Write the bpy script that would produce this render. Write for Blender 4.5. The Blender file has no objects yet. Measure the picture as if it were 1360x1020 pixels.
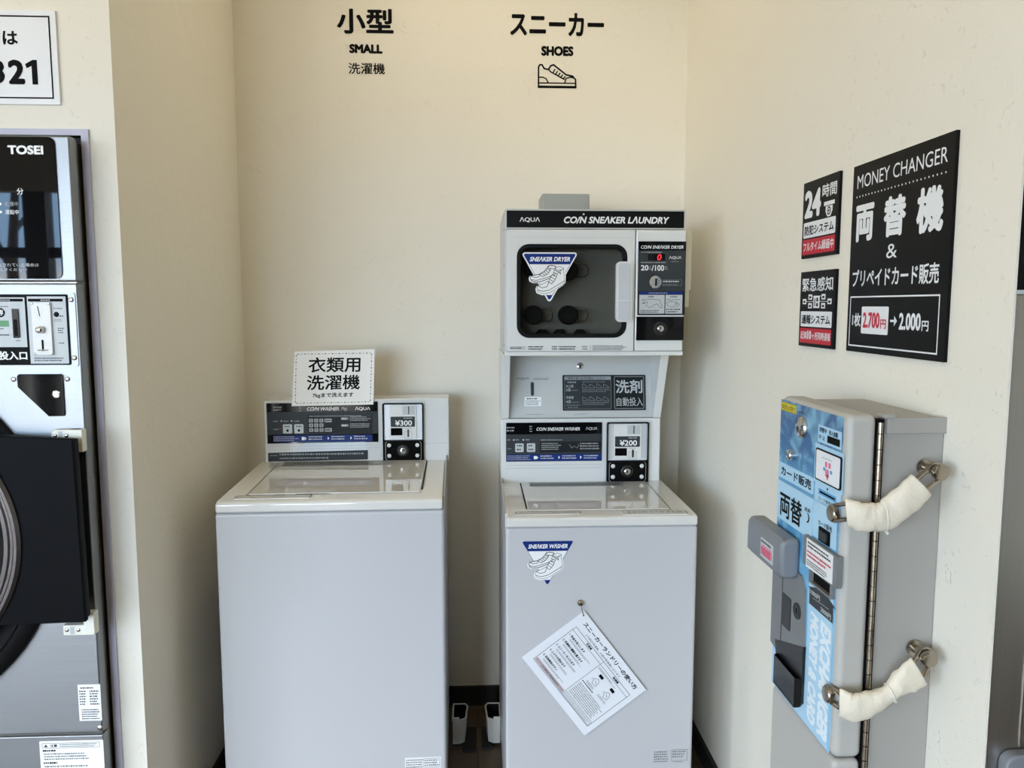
import bpy, bmesh, math, random
from mathutils import Vector, Matrix

random.seed(7)
SC = bpy.context.scene
COL = SC.collection
PI = math.pi


def lin(c):
    c = c / 255.0
    return c / 12.92 if c <= 0.04045 else ((c + 0.055) / 1.055) ** 2.4


def L3(rgb):
    return (lin(rgb[0]), lin(rgb[1]), lin(rgb[2]))


# ------------------------------------------------------------------ camera
CAM_H = 1.45
cd = bpy.data.cameras.new('camera')
cd.sensor_fit = 'HORIZONTAL'
cd.sensor_width = 36.0
cd.lens = 36.0 * 1020.0 / 1360.0
cd.clip_start = 0.02
cam = bpy.data.objects.new('camera', cd)
COL.objects.link(cam)
cam.location = (0, 0, CAM_H)
PITCH = math.radians(5.822)
YAW = math.radians(2.681)
cam.rotation_euler = (PI / 2 - PITCH, 0, -YAW)
SC.camera = cam

# ------------------------------------------------------------------ view
SC.view_settings.view_transform = 'Standard'
SC.view_settings.look = 'None'
SC.view_settings.gamma = 1.0
SC.view_settings.use_curve_mapping = False
SC.view_settings.exposure = 0.08
SC.cycles.use_denoising = True
SC.cycles.max_bounces = 10
SC.cycles.diffuse_bounces = 6
SC.cycles.glossy_bounces = 4
SC.cycles.sample_clamp_indirect = 4.0
SC.cycles.caustics_reflective = False
SC.cycles.caustics_refractive = False

# ------------------------------------------------------------------ sky
W = bpy.data.worlds.new('sky')
SC.world = W
W.use_nodes = True
nt = W.node_tree
nt.nodes.clear()
wo = nt.nodes.new('ShaderNodeOutputWorld')
bg = nt.nodes.new('ShaderNodeBackground')
tc = nt.nodes.new('ShaderNodeTexCoord')
sx = nt.nodes.new('ShaderNodeSeparateXYZ')
cr = nt.nodes.new('ShaderNodeValToRGB')
cr.color_ramp.elements[0].position = 0.02
cr.color_ramp.elements[0].color = (0.95, 0.95, 0.97, 1)
cr.color_ramp.elements[1].position = 0.06
cr.color_ramp.elements[1].color = (0.36, 0.58, 0.90, 1)
for ps_, c_ in ((0.15, (0.38, 0.60, 0.90, 1)), (0.24, (1.0, 0.95, 0.945, 1)), (0.8, (0.99, 0.955, 0.955, 1))):   # blue low down, bright cloud above
    e_ = cr.color_ramp.elements.new(ps_)
    e_.color = c_
nt.links.new(tc.outputs['Generated'], sx.inputs[0])
nt.links.new(sx.outputs['Z'], cr.inputs[0])
nt.links.new(cr.outputs[0], bg.inputs['Color'])
bg.inputs['Strength'].default_value = 26.0
nt.links.new(bg.outputs[0], wo.inputs['Surface'])

# room extents
XL, XR, YB = -0.797, 0.722, 2.68        # alcove side walls and back wall
YF = 1.79                                # plastered front wall left of the alcove
YR = 1.005                               # end of the right alcove wall
RX0, RX1, RY0, CEIL = -4.8, 2.8, -3.4, 2.95
GLASS = [(-4.66, -3.86), (-3.67, -2.87), (-2.70, -1.90), (-1.73, -0.93)]  # window bays along X
ADDED_GLASS_L = [(-3.0, -2.2), (-1.95, -1.15)]  # bays along Y of unseen side glazing, added to brighten the right alcove wall


def area(name, loc, rot, sx_, sy_, power, rgb, spread=PI):
    ld = bpy.data.lights.new(name, 'AREA')
    ld.shape = 'RECTANGLE'
    ld.size, ld.size_y = sx_, sy_
    ld.energy = power
    ld.color = rgb
    ld.spread = spread
    o = bpy.data.objects.new(name, ld)
    COL.objects.link(o)
    o.location = loc
    o.rotation_euler = rot
    return o


# sky portals in the glazing (only guide the sampling of the sky)
for k, (a, b) in enumerate(GLASS):
    p = area('window_portal', ((a + b) / 2, RY0 - 0.02, 1.27), (PI / 2, 0, 0), b - a, 2.3, 1, (1, 1, 1))
    p.data.cycles.is_portal = True
for k, (a, b) in enumerate(ADDED_GLASS_L):
    p = area('window_portal', (RX0 - 0.02, (a + b) / 2, 1.27), (PI / 2, 0, -PI / 2), b - a, 2.3, 1, (1, 1, 1))
    p.data.cycles.is_portal = True
# warm ceiling downlights of the laundrette
WARM = (1.0, 0.83, 0.56)
for (lx, ly, pw) in ((-0.05, 2.12, 3.0), (-0.1, 0.5, 3.6), (-1.9, 0.6, 3.6), (1.6, -0.6, 2.0), (-0.4, -1.4, 3.0), (-2.6, -1.4, 3.0)):
    area('downlight', (lx, ly, CEIL - 0.03), (0, 0, 0), 0.16, 0.16, pw, WARM)


# ------------------------------------------------------------------ materials
def mat(name, rgb, rough=0.5, metal=0.0, spec=0.5, coat=0.0, bump=None, var=None, emit=None, brushed=None):
    m = bpy.data.materials.new(name)
    m.use_nodes = True
    n = m.node_tree.nodes
    l = m.node_tree.links
    b = n['Principled BSDF']
    b.inputs['Base Color'].default_value = (*L3(rgb), 1)
    b.inputs['Roughness'].default_value = rough
    b.inputs['Metallic'].default_value = metal
    b.inputs['Specular IOR Level'].default_value = spec
    b.inputs['Coat Weight'].default_value = coat
    b.inputs['Coat Roughness'].default_value = 0.03
    if emit:
        b.inputs['Emission Color'].default_value = (*L3(rgb), 1)
        b.inputs['Emission Strength'].default_value = emit
    g = None
    if bump or var or brushed:
        g = n.new('ShaderNodeTexCoord')
    if var:
        amt, scale = var
        nz = n.new('ShaderNodeTexNoise')
        nz.inputs['Scale'].default_value = scale
        nz.inputs['Detail'].default_value = 6
        l.new(g.outputs['Object'], nz.inputs['Vector'])
        mx = n.new('ShaderNodeMix')
        mx.data_type = 'RGBA'
        mx.inputs[6].default_value = (*[x * (1 - amt) for x in L3(rgb)], 1)
        mx.inputs[7].default_value = (*[min(1, x * (1 + amt)) for x in L3(rgb)], 1)
        l.new(nz.outputs['Fac'], mx.inputs[0])
        l.new(mx.outputs[2], b.inputs['Base Color'])
    if bump:
        strength, scale, dist = bump
        nz = n.new('ShaderNodeTexNoise')
        nz.inputs['Scale'].default_value = scale
        nz.inputs['Detail'].default_value = 8
        nz.inputs['Roughness'].default_value = 0.62
        l.new(g.outputs['Object'], nz.inputs['Vector'])
        bp = n.new('ShaderNodeBump')
        bp.inputs['Strength'].default_value = strength
        bp.inputs['Distance'].default_value = dist
        l.new(nz.outputs['Fac'], bp.inputs['Height'])
        l.new(bp.outputs[0], b.inputs['Normal'])
    if brushed:
        mp = n.new('ShaderNodeMapping')
        mp.inputs['Scale'].default_value = brushed
        nz = n.new('ShaderNodeTexNoise')
        nz.inputs['Scale'].default_value = 1.0
        nz.inputs['Detail'].default_value = 4
        l.new(g.outputs['Object'], mp.inputs['Vector'])
        l.new(mp.outputs[0], nz.inputs['Vector'])
        mr = n.new('ShaderNodeMapRange')
        mr.inputs['To Min'].default_value = max(0.02, rough - 0.08)
        mr.inputs['To Max'].default_value = rough + 0.1
        l.new(nz.outputs['Fac'], mr.inputs['Value'])
        l.new(mr.outputs[0], b.inputs['Roughness'])
        mx = n.new('ShaderNodeMix')
        mx.data_type = 'RGBA'
        mx.inputs[6].default_value = (*[x * 0.86 for x in L3(rgb)], 1)
        mx.inputs[7].default_value = (*[min(1, x * 1.1) for x in L3(rgb)], 1)
        l.new(nz.outputs['Fac'], mx.inputs[0])
        l.new(mx.outputs[2], b.inputs['Base Color'])
    return m


def plaster_mat():
    """trowelled off-white plaster: soft undulation plus sparse short trowel scratches"""
    m = mat('plaster', (235, 230, 216), 0.85, spec=0.25)
    n, l = m.node_tree.nodes, m.node_tree.links
    b = n['Principled BSDF']
    g = n.new('ShaderNodeTexCoord')
    n1 = n.new('ShaderNodeTexNoise')
    n1.inputs['Scale'].default_value = 7
    n1.inputs['Detail'].default_value = 9
    n1.inputs['Roughness'].default_value = 0.6
    n1.inputs['Distortion'].default_value = 0.7
    l.new(g.outputs['Object'], n1.inputs['Vector'])
    n2 = n.new('ShaderNodeTexNoise')
    n2.inputs['Scale'].default_value = 34
    n2.inputs['Detail'].default_value = 5
    n2.inputs['Distortion'].default_value = 2.2
    l.new(g.outputs['Object'], n2.inputs['Vector'])
    r2 = n.new('ShaderNodeValToRGB')
    r2.color_ramp.elements[0].position = 0.64
    r2.color_ramp.elements[1].position = 0.72
    l.new(n2.outputs['Fac'], r2.inputs[0])
    ad = n.new('ShaderNodeMath')
    ad.operation = 'MULTIPLY_ADD'
    ad.inputs[1].default_value = -0.34
    l.new(r2.outputs[0], ad.inputs[0])
    l.new(n1.outputs['Fac'], ad.inputs[2])
    bp = n.new('ShaderNodeBump')
    bp.inputs['Strength'].default_value = 0.5
    bp.inputs['Distance'].default_value = 0.008
    l.new(ad.outputs[0], bp.inputs['Height'])
    l.new(bp.outputs[0], b.inputs['Normal'])
    return m


def wood_mat():
    m = mat('floor_wood', (112, 96, 78), 0.45)
    n, l = m.node_tree.nodes, m.node_tree.links
    b = n['Principled BSDF']
    g = n.new('ShaderNodeTexCoord')
    br = n.new('ShaderNodeTexBrick')
    br.inputs['Scale'].default_value = 1.0
    br.inputs['Brick Width'].default_value = 0.9
    br.inputs['Row Height'].default_value = 0.12
    br.inputs['Mortar Size'].default_value = 0.0015
    br.inputs['Color1'].default_value = (*L3((104, 90, 72)), 1)
    br.inputs['Color2'].default_value = (*L3((88, 75, 60)), 1)
    br.inputs['Mortar'].default_value = (*L3((40, 34, 28)), 1)
    l.new(g.outputs['Object'], br.inputs['Vector'])
    mp = n.new('ShaderNodeMapping')
    mp.inputs['Scale'].default_value = (4, 60, 4)
    nz = n.new('ShaderNodeTexNoise')
    nz.inputs['Detail'].default_value = 6
    l.new(g.outputs['Object'], mp.inputs[0])
    l.new(mp.outputs[0], nz.inputs['Vector'])
    mx = n.new('ShaderNodeMix')
    mx.data_type = 'RGBA'
    mx.blend_type = 'MULTIPLY'
    mx.inputs[0].default_value = 0.5
    l.new(br.outputs['Color'], mx.inputs[6])
    l.new(nz.outputs['Color'], mx.inputs[7])
    l.new(mx.outputs[2], b.inputs['Base Color'])
    return m


def water_mat():
    """printed water picture on the money changer: deep blue on top, pale blue below, rippled light lines"""
    m = mat('water_print', (90, 150, 200), 0.3, spec=0.4)
    n, l = m.node_tree.nodes, m.node_tree.links
    b = n['Principled BSDF']
    g = n.new('ShaderNodeTexCoord')
    sp = n.new('ShaderNodeSeparateXYZ')
    l.new(g.outputs['Object'], sp.inputs[0])
    mr = n.new('ShaderNodeMapRange')
    mr.inputs['From Min'].default_value = 0.73
    mr.inputs['From Max'].default_value = 1.285
    l.new(sp.outputs['Z'], mr.inputs['Value'])
    cr = n.new('ShaderNodeValToRGB')
    els = cr.color_ramp.elements
    els[0].position = 0.0
    els[0].color = (*L3((150, 206, 236)), 1)
    els[1].position = 1.0
    els[1].color = (*L3((70, 100, 142)), 1)
    for pos, c in ((0.42, (128, 190, 226)), (0.55, (84, 148, 192)), (0.72, (92, 156, 196)), (0.85, (64, 110, 156))):
        e = els.new(pos)
        e.color = (*L3(c), 1)
    l.new(mr.outputs[0], cr.inputs[0])
    nz = n.new('ShaderNodeTexNoise')
    nz.inputs['Scale'].default_value = 14
    nz.inputs['Detail'].default_value = 5
    nz.inputs['Distortion'].default_value = 1.8
    l.new(g.outputs['Object'], nz.inputs['Vector'])
    rr = n.new('ShaderNodeValToRGB')
    rr.color_ramp.elements[0].position = 0.46
    rr.color_ramp.elements[1].position = 0.74
    l.new(nz.outputs['Fac'], rr.inputs[0])
    vo = n.new('ShaderNodeTexVoronoi')
    vo.feature = 'DISTANCE_TO_EDGE'
    vo.inputs['Scale'].default_value = 38
    l.new(nz.outputs['Color'], vo.inputs['Vector'])
    mx = n.new('ShaderNodeMix')
    mx.data_type = 'RGBA'
    mx.inputs[7].default_value = (*L3((150, 205, 228)), 1)
    l.new(rr.outputs[0], mx.inputs[0])
    l.new(cr.outputs[0], mx.inputs[6])
    l.new(mx.outputs[2], b.inputs['Base Color'])
    return m


def clear_mat(name, tint, gloss, rough=0.02):
    """thin clear sheet: mostly see-through with a mirror share"""
    m = bpy.data.materials.new(name)
    m.use_nodes = True
    n, l = m.node_tree.nodes, m.node_tree.links
    n.clear()
    out = n.new('ShaderNodeOutputMaterial')
    t = n.new('ShaderNodeBsdfTransparent')
    t.inputs[0].default_value = (*tint, 1)
    gl = n.new('ShaderNodeBsdfGlossy')
    gl.inputs['Roughness'].default_value = rough
    mx = n.new('ShaderNodeMixShader')
    mx.inputs[0].default_value = gloss
    l.new(t.outputs[0], mx.inputs[1])
    l.new(gl.outputs[0], mx.inputs[2])
    l.new(mx.outputs[0], out.inputs[0])
    return m


M = {}
M['plaster'] = plaster_mat()
M['ceiling'] = mat('ceiling_white', (232, 229, 220), 0.9, spec=0.2)
M['wood'] = wood_mat()
M['base'] = mat('baseboard_black', (24, 23, 22), 0.6)
M['asphalt'] = mat('asphalt', (128, 128, 126), 0.9, var=(0.2, 6))
M['bronze'] = mat('window_frame_brown', (46, 42, 38), 0.4)
M['pane'] = clear_mat('window_glass', (0.95, 0.97, 0.97), 0.06)
M['white'] = mat('white_enamel', (218, 219, 216), 0.06, spec=0.5, coat=0.2)
M['whitelid'] = mat('glossy_white_lid', (218, 216, 210), 0.015, spec=0.5, coat=0.5)
M['whitebody'] = mat('white_painted_steel', (192, 192, 193), 0.3, spec=0.35)
M['whiteplastic'] = mat('white_plastic', (218, 218, 214), 0.3)
M['greyplastic'] = mat('light_grey_plastic', (192, 194, 190), 0.4)
M['display'] = mat('black_display_glass', (12, 12, 13), 0.02, spec=0.22)
M['black'] = mat('black_gloss', (13, 13, 14), 0.06, spec=0.2)
M['blackmat'] = mat('black_plastic', (20, 20, 21), 0.38)
M['darkgrey'] = mat('dark_grey_print', (56, 60, 62), 0.4, spec=0.12)
M['midgrey'] = mat('mid_grey_print', (112, 116, 116), 0.35)
M['charcoal'] = mat('charcoal_print', (34, 37, 38), 0.4, spec=0.12)
M['ltgrey'] = mat('pale_grey_print', (186, 190, 190), 0.4)
M['navy'] = mat('navy_print', (24, 48, 116), 0.4, spec=0.15)
M['wprint'] = mat('white_print', (238, 238, 236), 0.4)
M['gprint'] = mat('grey_print', (150, 154, 154), 0.4)
M['kprint'] = mat('black_print', (15, 15, 15), 0.6, spec=0.08)
M['red'] = mat('red_print', (196, 20, 44), 0.4)
M['pink'] = mat('pink_print', (226, 120, 150), 0.4)
M['led'] = mat('red_led_digit', (255, 40, 50), 0.4, emit=1.6)
M['green'] = mat('green_label', (70, 140, 84), 0.45)
M['yellow'] = mat('yellow_label', (232, 216, 60), 0.4)
M['paper'] = mat('paper', (246, 243, 236), 0.6, spec=0.3)
M['card'] = mat('laminated_card', (228, 230, 234), 0.18, spec=0.4)
M['chrome'] = mat('chrome', (214, 212, 208), 0.12, 1.0)
M['screw'] = mat('screw_metal', (196, 194, 190), 0.25, 1.0)
M['steel'] = mat('brushed_stainless', (142, 144, 146), 0.42, 1.0, brushed=(3, 3, 300))
M['steelside'] = mat('stainless_side', (150, 146, 138), 0.42, 1.0)
M['steelv'] = mat('stainless_sheet', (190, 188, 184), 0.3, 1.0, brushed=(160, 3, 3))
M['lavender'] = mat('lavender_grey_trim', (190, 188, 204), 0.45)
M['cream'] = mat('cream_plastic', (226, 220, 200), 0.45)
M['duct'] = mat('galvanised_duct', (158, 162, 156), 0.45, 0.25)
M['chgrey'] = mat('grey_powder_coat', (182, 180, 173), 0.42, spec=0.4)
M['chgrey2'] = mat('pale_grey_powder_coat', (160, 157, 150), 0.45, spec=0.4)
M['hood'] = mat('grey_hood_plastic', (126, 129, 134), 0.4, spec=0.4)
M['plate'] = mat('dark_grey_plate', (120, 122, 122), 0.5)
M['water'] = water_mat()
M['paleblue'] = mat('pale_blue_print', (176, 214, 236), 0.35)
M['skyblue'] = mat('sky_blue_print', (86, 160, 212), 0.35)
M['icetext'] = mat('ice_white_print', (230, 242, 248), 0.35)
M['sleeve'] = mat('white_vinyl_sleeve', (228, 218, 198), 0.5, spec=0.3, bump=(0.45, 34, 0.008))
M['nickel'] = mat('aged_nickel', (168, 158, 144), 0.25, 1.0, var=(0.3, 40))
M['silver'] = mat('satin_silver', (206, 209, 212), 0.4, 0.35)
M['cable'] = mat('clear_nylon', (222, 218, 206), 0.35)
M['rubber'] = mat('black_rubber', (18, 18, 18), 0.7)
M['tint'] = clear_mat('tinted_glass', (0.72, 0.72, 0.70), 0.05)
M['cavity'] = mat('dryer_drum_grey', (176, 176, 170), 0.5)
M['gasket'] = mat('gasket_black', (12, 13, 14), 0.5, spec=0.15)
M['doorblack'] = mat('door_black_plastic', (9, 10, 13), 0.5, spec=0.06)
M['smoke'] = mat('smoked_glass', (38, 39, 40), 0.06)
M['ringgrey'] = mat('satin_ring', (96, 92, 92), 0.3, 0.8)
M['ivory'] = mat('ivory_hinge', (230, 228, 214), 0.42)
M['mauve'] = mat('mauve_bar_print', (176, 160, 160), 0.5)
M['binwhite'] = mat('white_bin_plastic', (214, 214, 206), 0.45)
M['signblack'] = mat('sign_black', (12, 12, 13), 0.45, spec=0.15)
M['signwhite'] = mat('sign_white', (234, 236, 238), 0.4)
M['bark'] = mat('tree_bark', (52, 44, 38), 0.9)


# ------------------------------------------------------------------ mesh helpers
class Fr:
    """a face plane: a point on it is o + u*a + v*b + n*d"""

    def __init__(s, o, u, v, n):
        s.o, s.u, s.v, s.n = Vector(o), Vector(u), Vector(v), Vector(n)

    def p(s, a, b, d=0.0):
        return s.o + s.u * a + s.v * b + s.n * d


def front(y):
    return Fr((0, y, 0), (1, 0, 0), (0, 0, 1), (0, -1, 0))


def side(x, y0=0.0):
    """face looking towards -X; a runs from the far end (y0) towards the camera"""
    return Fr((x, y0, 0), (0, -1, 0), (0, 0, 1), (-1, 0, 0))


TXT = {}


def glyphs(s, bold=0.0, shear=0.0):
    key = (s, bold, shear)
    if key in TXT:
        return TXT[key]
    c = bpy.data.curves.new('lettering', 'FONT')
    c.body = s
    c.size = 1.0
    c.resolution_u = 3
    c.shear = shear
    o = bpy.data.objects.new('lettering', c)
    COL.objects.link(o)
    dg = bpy.context.evaluated_depsgraph_get()
    me = bpy.data.meshes.new_from_object(o.evaluated_get(dg))
    vs = [(v.co.x, v.co.y, 0.0) for v in me.vertices]
    fs = [tuple(p.vertices) for p in me.polygons]
    nz = [p.normal.z for p in me.polygons]
    if nz and sum(nz) < 0:
        fs = [tuple(reversed(f)) for f in fs]
    bpy.data.objects.remove(o)
    bpy.data.curves.remove(c)
    bpy.data.meshes.remove(me)
    if bold:                                     # heavier weight: the outline laid down again all round
        n0, base = len(vs), list(vs)
        f0 = list(fs)
        for k in range(8):
            dx, dy = bold * math.cos(k * PI / 4), bold * math.sin(k * PI / 4)
            off = len(vs)
            vs += [(x + dx, y + dy, (k + 1) * 1.5e-5) for x, y, z in base]
            fs += [tuple(i + off for i in f) for f in f0]
    x0 = min(v[0] for v in vs); x1 = max(v[0] for v in vs)
    y0 = min(v[1] for v in vs); y1 = max(v[1] for v in vs)
    TXT[key] = ([(v[0] - x0, v[1] - y0, v[2]) for v in vs], fs, max(x1 - x0, 1e-6), max(y1 - y0, 1e-6))
    return TXT[key]


def rrect(a0, a1, b0, b1, r, seg=5):
    r = max(1e-5, min(r, (a1 - a0) / 2 - 1e-6, (b1 - b0) / 2 - 1e-6))
    out = []
    for cx, cy, t0 in ((a1 - r, b1 - r, 0), (a0 + r, b1 - r, 90), (a0 + r, b0 + r, 180), (a1 - r, b0 + r, 270)):
        for k in range(seg + 1):
            t = math.radians(t0 + 90 * k / seg)
            out.append((cx + r * math.cos(t), cy + r * math.sin(t)))
    return out


def disc(cx, cy, r, n=24, ry=None):
    ry = ry or r
    return [(cx + r * math.cos(2 * PI * k / n), cy + ry * math.sin(2 * PI * k / n)) for k in range(n)]


class B:
    """collects geometry for ONE mesh object, several materials allowed"""

    def __init__(s):
        s.v, s.f, s.m, s.mats = [], [], [], []

    def mi(s, m):
        m = M[m] if isinstance(m, str) else m
        if m not in s.mats:
            s.mats.append(m)
        return s.mats.index(m)

    def add(s, vs, fs, m):
        k = len(s.v)
        s.v.extend([tuple(x) for x in vs])
        i = s.mi(m)
        for f in fs:
            s.f.append(tuple(q + k for q in f))
            s.m.append(i)
        return s

    def box(s, x0, x1, y0, y1, z0, z1, m):
        vs = [(x, y, z) for z in (z0, z1) for y in (y0, y1) for x in (x0, x1)]
        return s.add(vs, [(0, 2, 3, 1), (4, 5, 7, 6), (0, 1, 5, 4), (2, 6, 7, 3), (0, 4, 6, 2), (1, 3, 7, 5)], m)

    def plate(s, fr, poly, d0, d1, m):
        """polygon given in face coordinates, from depth d0 to d1 along the face normal"""
        n = len(poly)
        ar = sum(poly[i][0] * poly[(i + 1) % n][1] - poly[(i + 1) % n][0] * poly[i][1] for i in range(n))
        if ar < 0:
            poly = list(reversed(poly))
        if d1 < d0:
            d0, d1 = d1, d0
        vs = [fr.p(a, b, d0) for a, b in poly] + [fr.p(a, b, d1) for a, b in poly]
        fs = [tuple(range(n, 2 * n)), tuple(reversed(range(n)))]
        fs += [(i, (i + 1) % n, n + (i + 1) % n, n + i) for i in range(n)]
        return s.add(vs, fs, m)

    def sheet(s, fr, poly, d, m):
        n = len(poly)
        ar = sum(poly[i][0] * poly[(i + 1) % n][1] - poly[(i + 1) % n][0] * poly[i][1] for i in range(n))
        if ar < 0:
            poly = list(reversed(poly))
        return s.add([fr.p(a, b, d) for a, b in poly], [tuple(range(n))], m)

    def rect(s, fr, a0, a1, b0, b1, d, m, r=0.0):
        poly = rrect(a0, a1, b0, b1, r, 4) if r else [(a0, b0), (a1, b0), (a1, b1), (a0, b1)]
        return s.sheet(fr, poly, d, m)

    def ring(s, fr, outer, inner, d0, d1, m):
        n = len(outer)
        vs = [fr.p(a, b, d) for d in (d0, d1) for poly in (outer, inner) for a, b in poly]
        fs = []
        for i in range(n):
            j = (i + 1) % n
            fs += [(2 * n + i, 2 * n + j, 3 * n + j, 3 * n + i), (i, n + i, n + j, j),
                   (i, j, 2 * n + j, 2 * n + i), (n + i, 3 * n + i, 3 * n + j, n + j)]
        return s.add(vs, fs, m)

    def frame(s, fr, a0, a1, b0, b1, w, d, m, r=0.0):
        o = rrect(a0, a1, b0, b1, max(r, 1e-4), 4)
        i = rrect(a0 + w, a1 - w, b0 + w, b1 - w, max(r - w, 1e-4), 4)
        n = len(o)
        vs = [fr.p(a, b, d) for a, b in o] + [fr.p(a, b, d) for a, b in i]
        return s.add(vs, [(k, (k + 1) % n, n + (k + 1) % n, n + k) for k in range(n)], m)

    def text(s, fr, t, a0, a1, b0, b1, d, m, bold=0.0, shear=0.0, ang=0.0):
        vs, fs, w, h = glyphs(t, bold, shear)
        sx_, sy_ = (a1 - a0) / w, (b1 - b0) / h
        return s.add([fr.p(a0 + x * sx_, b0 + y * sy_, d + z) for x, y, z in vs], fs, m)

    def line(s, fr, pts, w, d, m, closed=False):
        """printed stroke of width w"""
        pts = [Vector((p[0], p[1])) for p in pts]
        n = len(pts)
        segs = [(pts[i], pts[(i + 1) % n]) for i in range(n if closed else n - 1)]
        for p, q in segs:
            t = q - p
            if t.length < 1e-7:
                continue
            t.normalize()
            nrm = Vector((-t.y, t.x)) * (w / 2)
            e = t * (w * 0.35)
            c = [p - e - nrm, q + e - nrm, q + e + nrm, p - e + nrm]
            s.add([fr.p(x.x, x.y, d) for x in c], [(0, 1, 2, 3)], m)
        return s

    def scribble(s, fr, a0, a1, b0, b1, rows, d, m, fill=0.55, lead=0.0):
        """rows of tiny print, too small to read: broken marks"""
        rh = (b1 - b0) / rows
        for k in range(rows):
            y = b1 - (k + 0.5) * rh
            x = a0 + (lead if k else 0)
            end = a1 - random.random() * 0.25 * (a1 - a0)
            while x < end:
                w_ = rh * random.uniform(0.35, 0.8)
                hh = rh * fill / 2 * random.uniform(0.7, 1.0)
                s.rect(fr, x, min(x + w_, a1), y - hh, y + hh, d, m)
                x += w_ + rh * random.uniform(0.12, 0.3)
        return s

    def cyl(s, p0, p1, r0, m, r1=None, n=20, cap=True):
        p0, p1 = Vector(p0), Vector(p1)
        r1 = r0 if r1 is None else r1
        t = (p1 - p0).normalized()
        a = t.orthogonal().normalized()
        b = t.cross(a)
        vs = []
        for p, r in ((p0, r0), (p1, r1)):
            for k in range(n):
                an = 2 * PI * k / n
                vs.append(p + a * (r * math.cos(an)) + b * (r * math.sin(an)))
        fs = [(k, (k + 1) % n, n + (k + 1) % n, n + k) for k in range(n)]
        if cap:
            fs += [tuple(reversed(range(n))), tuple(range(n, 2 * n))]
        return s.add(vs, fs, m)

    def lathe(s, p0, axis, prof, m, n=28):
        """profile of (radius, height) turned about axis from p0"""
        p0, t = Vector(p0), Vector(axis).normalized()
        a = t.orthogonal().normalized()
        b = t.cross(a)
        vs = []
        for r, h in prof:
            for k in range(n):
                an = 2 * PI * k / n
                vs.append(p0 + t * h + a * (r * math.cos(an)) + b * (r * math.sin(an)))
        fs = []
        for i in range(len(prof) - 1):
            for k in range(n):
                fs.append((i * n + k, i * n + (k + 1) % n, (i + 1) * n + (k + 1) % n, (i + 1) * n + k))
        fs += [tuple(reversed(range(n))), tuple(range((len(prof) - 1) * n, len(prof) * n))]
        return s.add(vs, fs, m)

    def tube(s, pts, r, m, n=10, closed=False):
        pts = [Vector(p) for p in pts]
        N = len(pts)
        vs = []
        prev = None
        for i, p in enumerate(pts):
            if closed:
                t = (pts[(i + 1) % N] - pts[i - 1]).normalized()
            else:
                t = (pts[min(i + 1, N - 1)] - pts[max(i - 1, 0)]).normalized()
            a = t.orthogonal().normalized() if prev is None else (prev - t * prev.dot(t)).normalized()
            prev = a
            b = t.cross(a)
            for k in range(n):
                an = 2 * PI * k / n
                vs.append(p + a * (r * math.cos(an)) + b * (r * math.sin(an)))
        fs = []
        for i in range(N if closed else N - 1):
            j = (i + 1) % N
            for k in range(n):
                fs.append((i * n + k, i * n + (k + 1) % n, j * n + (k + 1) % n, j * n + k))
        if not closed:
            fs += [tuple(reversed(range(n))), tuple(range((N - 1) * n, N * n))]
        return s.add(vs, fs, m)

    def screw(s, p, n, r, m='screw', h=0.4):
        p, n = Vector(p), Vector(n)
        s.lathe(p, n, [(r, 0), (r, r * 0.25), (r * 0.8, r * h), (r * 0.3, r * (h + 0.12))], m, 14)
        return s

    def build(s, name, parent=None, bevel=0.0, seg=2, smooth=False, angle=35, recalc=False):
        me = bpy.data.meshes.new(name)
        me.from_pydata(s.v, [], s.f)
        for m in s.mats:
            me.materials.append(m)
        me.polygons.foreach_set('material_index', s.m)
        me.update()
        if recalc:
            bm = bmesh.new()
            bm.from_mesh(me)
            bmesh.ops.recalc_face_normals(bm, faces=bm.faces)
            bm.to_mesh(me)
            bm.free()
        o = bpy.data.objects.new(name, me)
        COL.objects.link(o)
        if parent:
            o.parent = parent
        if bevel:
            md = o.modifiers.new('edge', 'BEVEL')
            md.width = bevel
            md.segments = seg
            md.limit_method = 'ANGLE'
            md.angle_limit = math.radians(50)
            md.harden_normals = True
            me.polygons.foreach_set('use_smooth', [True] * len(me.polygons))
        elif smooth:
            me.polygons.foreach_set('use_smooth', [True] * len(me.polygons))
            me.set_sharp_from_angle(angle=math.radians(angle))
        return o


def tag(o, label, cat, group=None):
    o['label'] = label
    o['category'] = cat
    if group:
        o['group'] = group
    return o


def thing(name, label, cat, loc=(0, 0, 0), rz=0.0, group=None):
    o = bpy.data.objects.new(name, None)
    o.empty_display_size = 0.1
    COL.objects.link(o)
    o.location = loc
    o.rotation_euler = (0, 0, rz)
    return tag(o, label, cat, group)


def struct(o):
    o['kind'] = 'structure'
    return o


# ------------------------------------------------------------------ the setting
struct(B().box(RX0 - 0.2, RX1 + 0.2, RY0 - 0.15, YB + 0.15, -0.1, 0, 'wood').build('floor'))
struct(B().box(RX0 - 0.2, RX1 + 0.2, RY0 - 0.15, YB + 0.15, CEIL, CEIL + 0.1, 'ceiling').build('ceiling'))
struct(B().box(XL - 0.1, XR + 0.1, YB, YB + 0.12, 0, CEIL, 'plaster').build('wall_back'))
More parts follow.
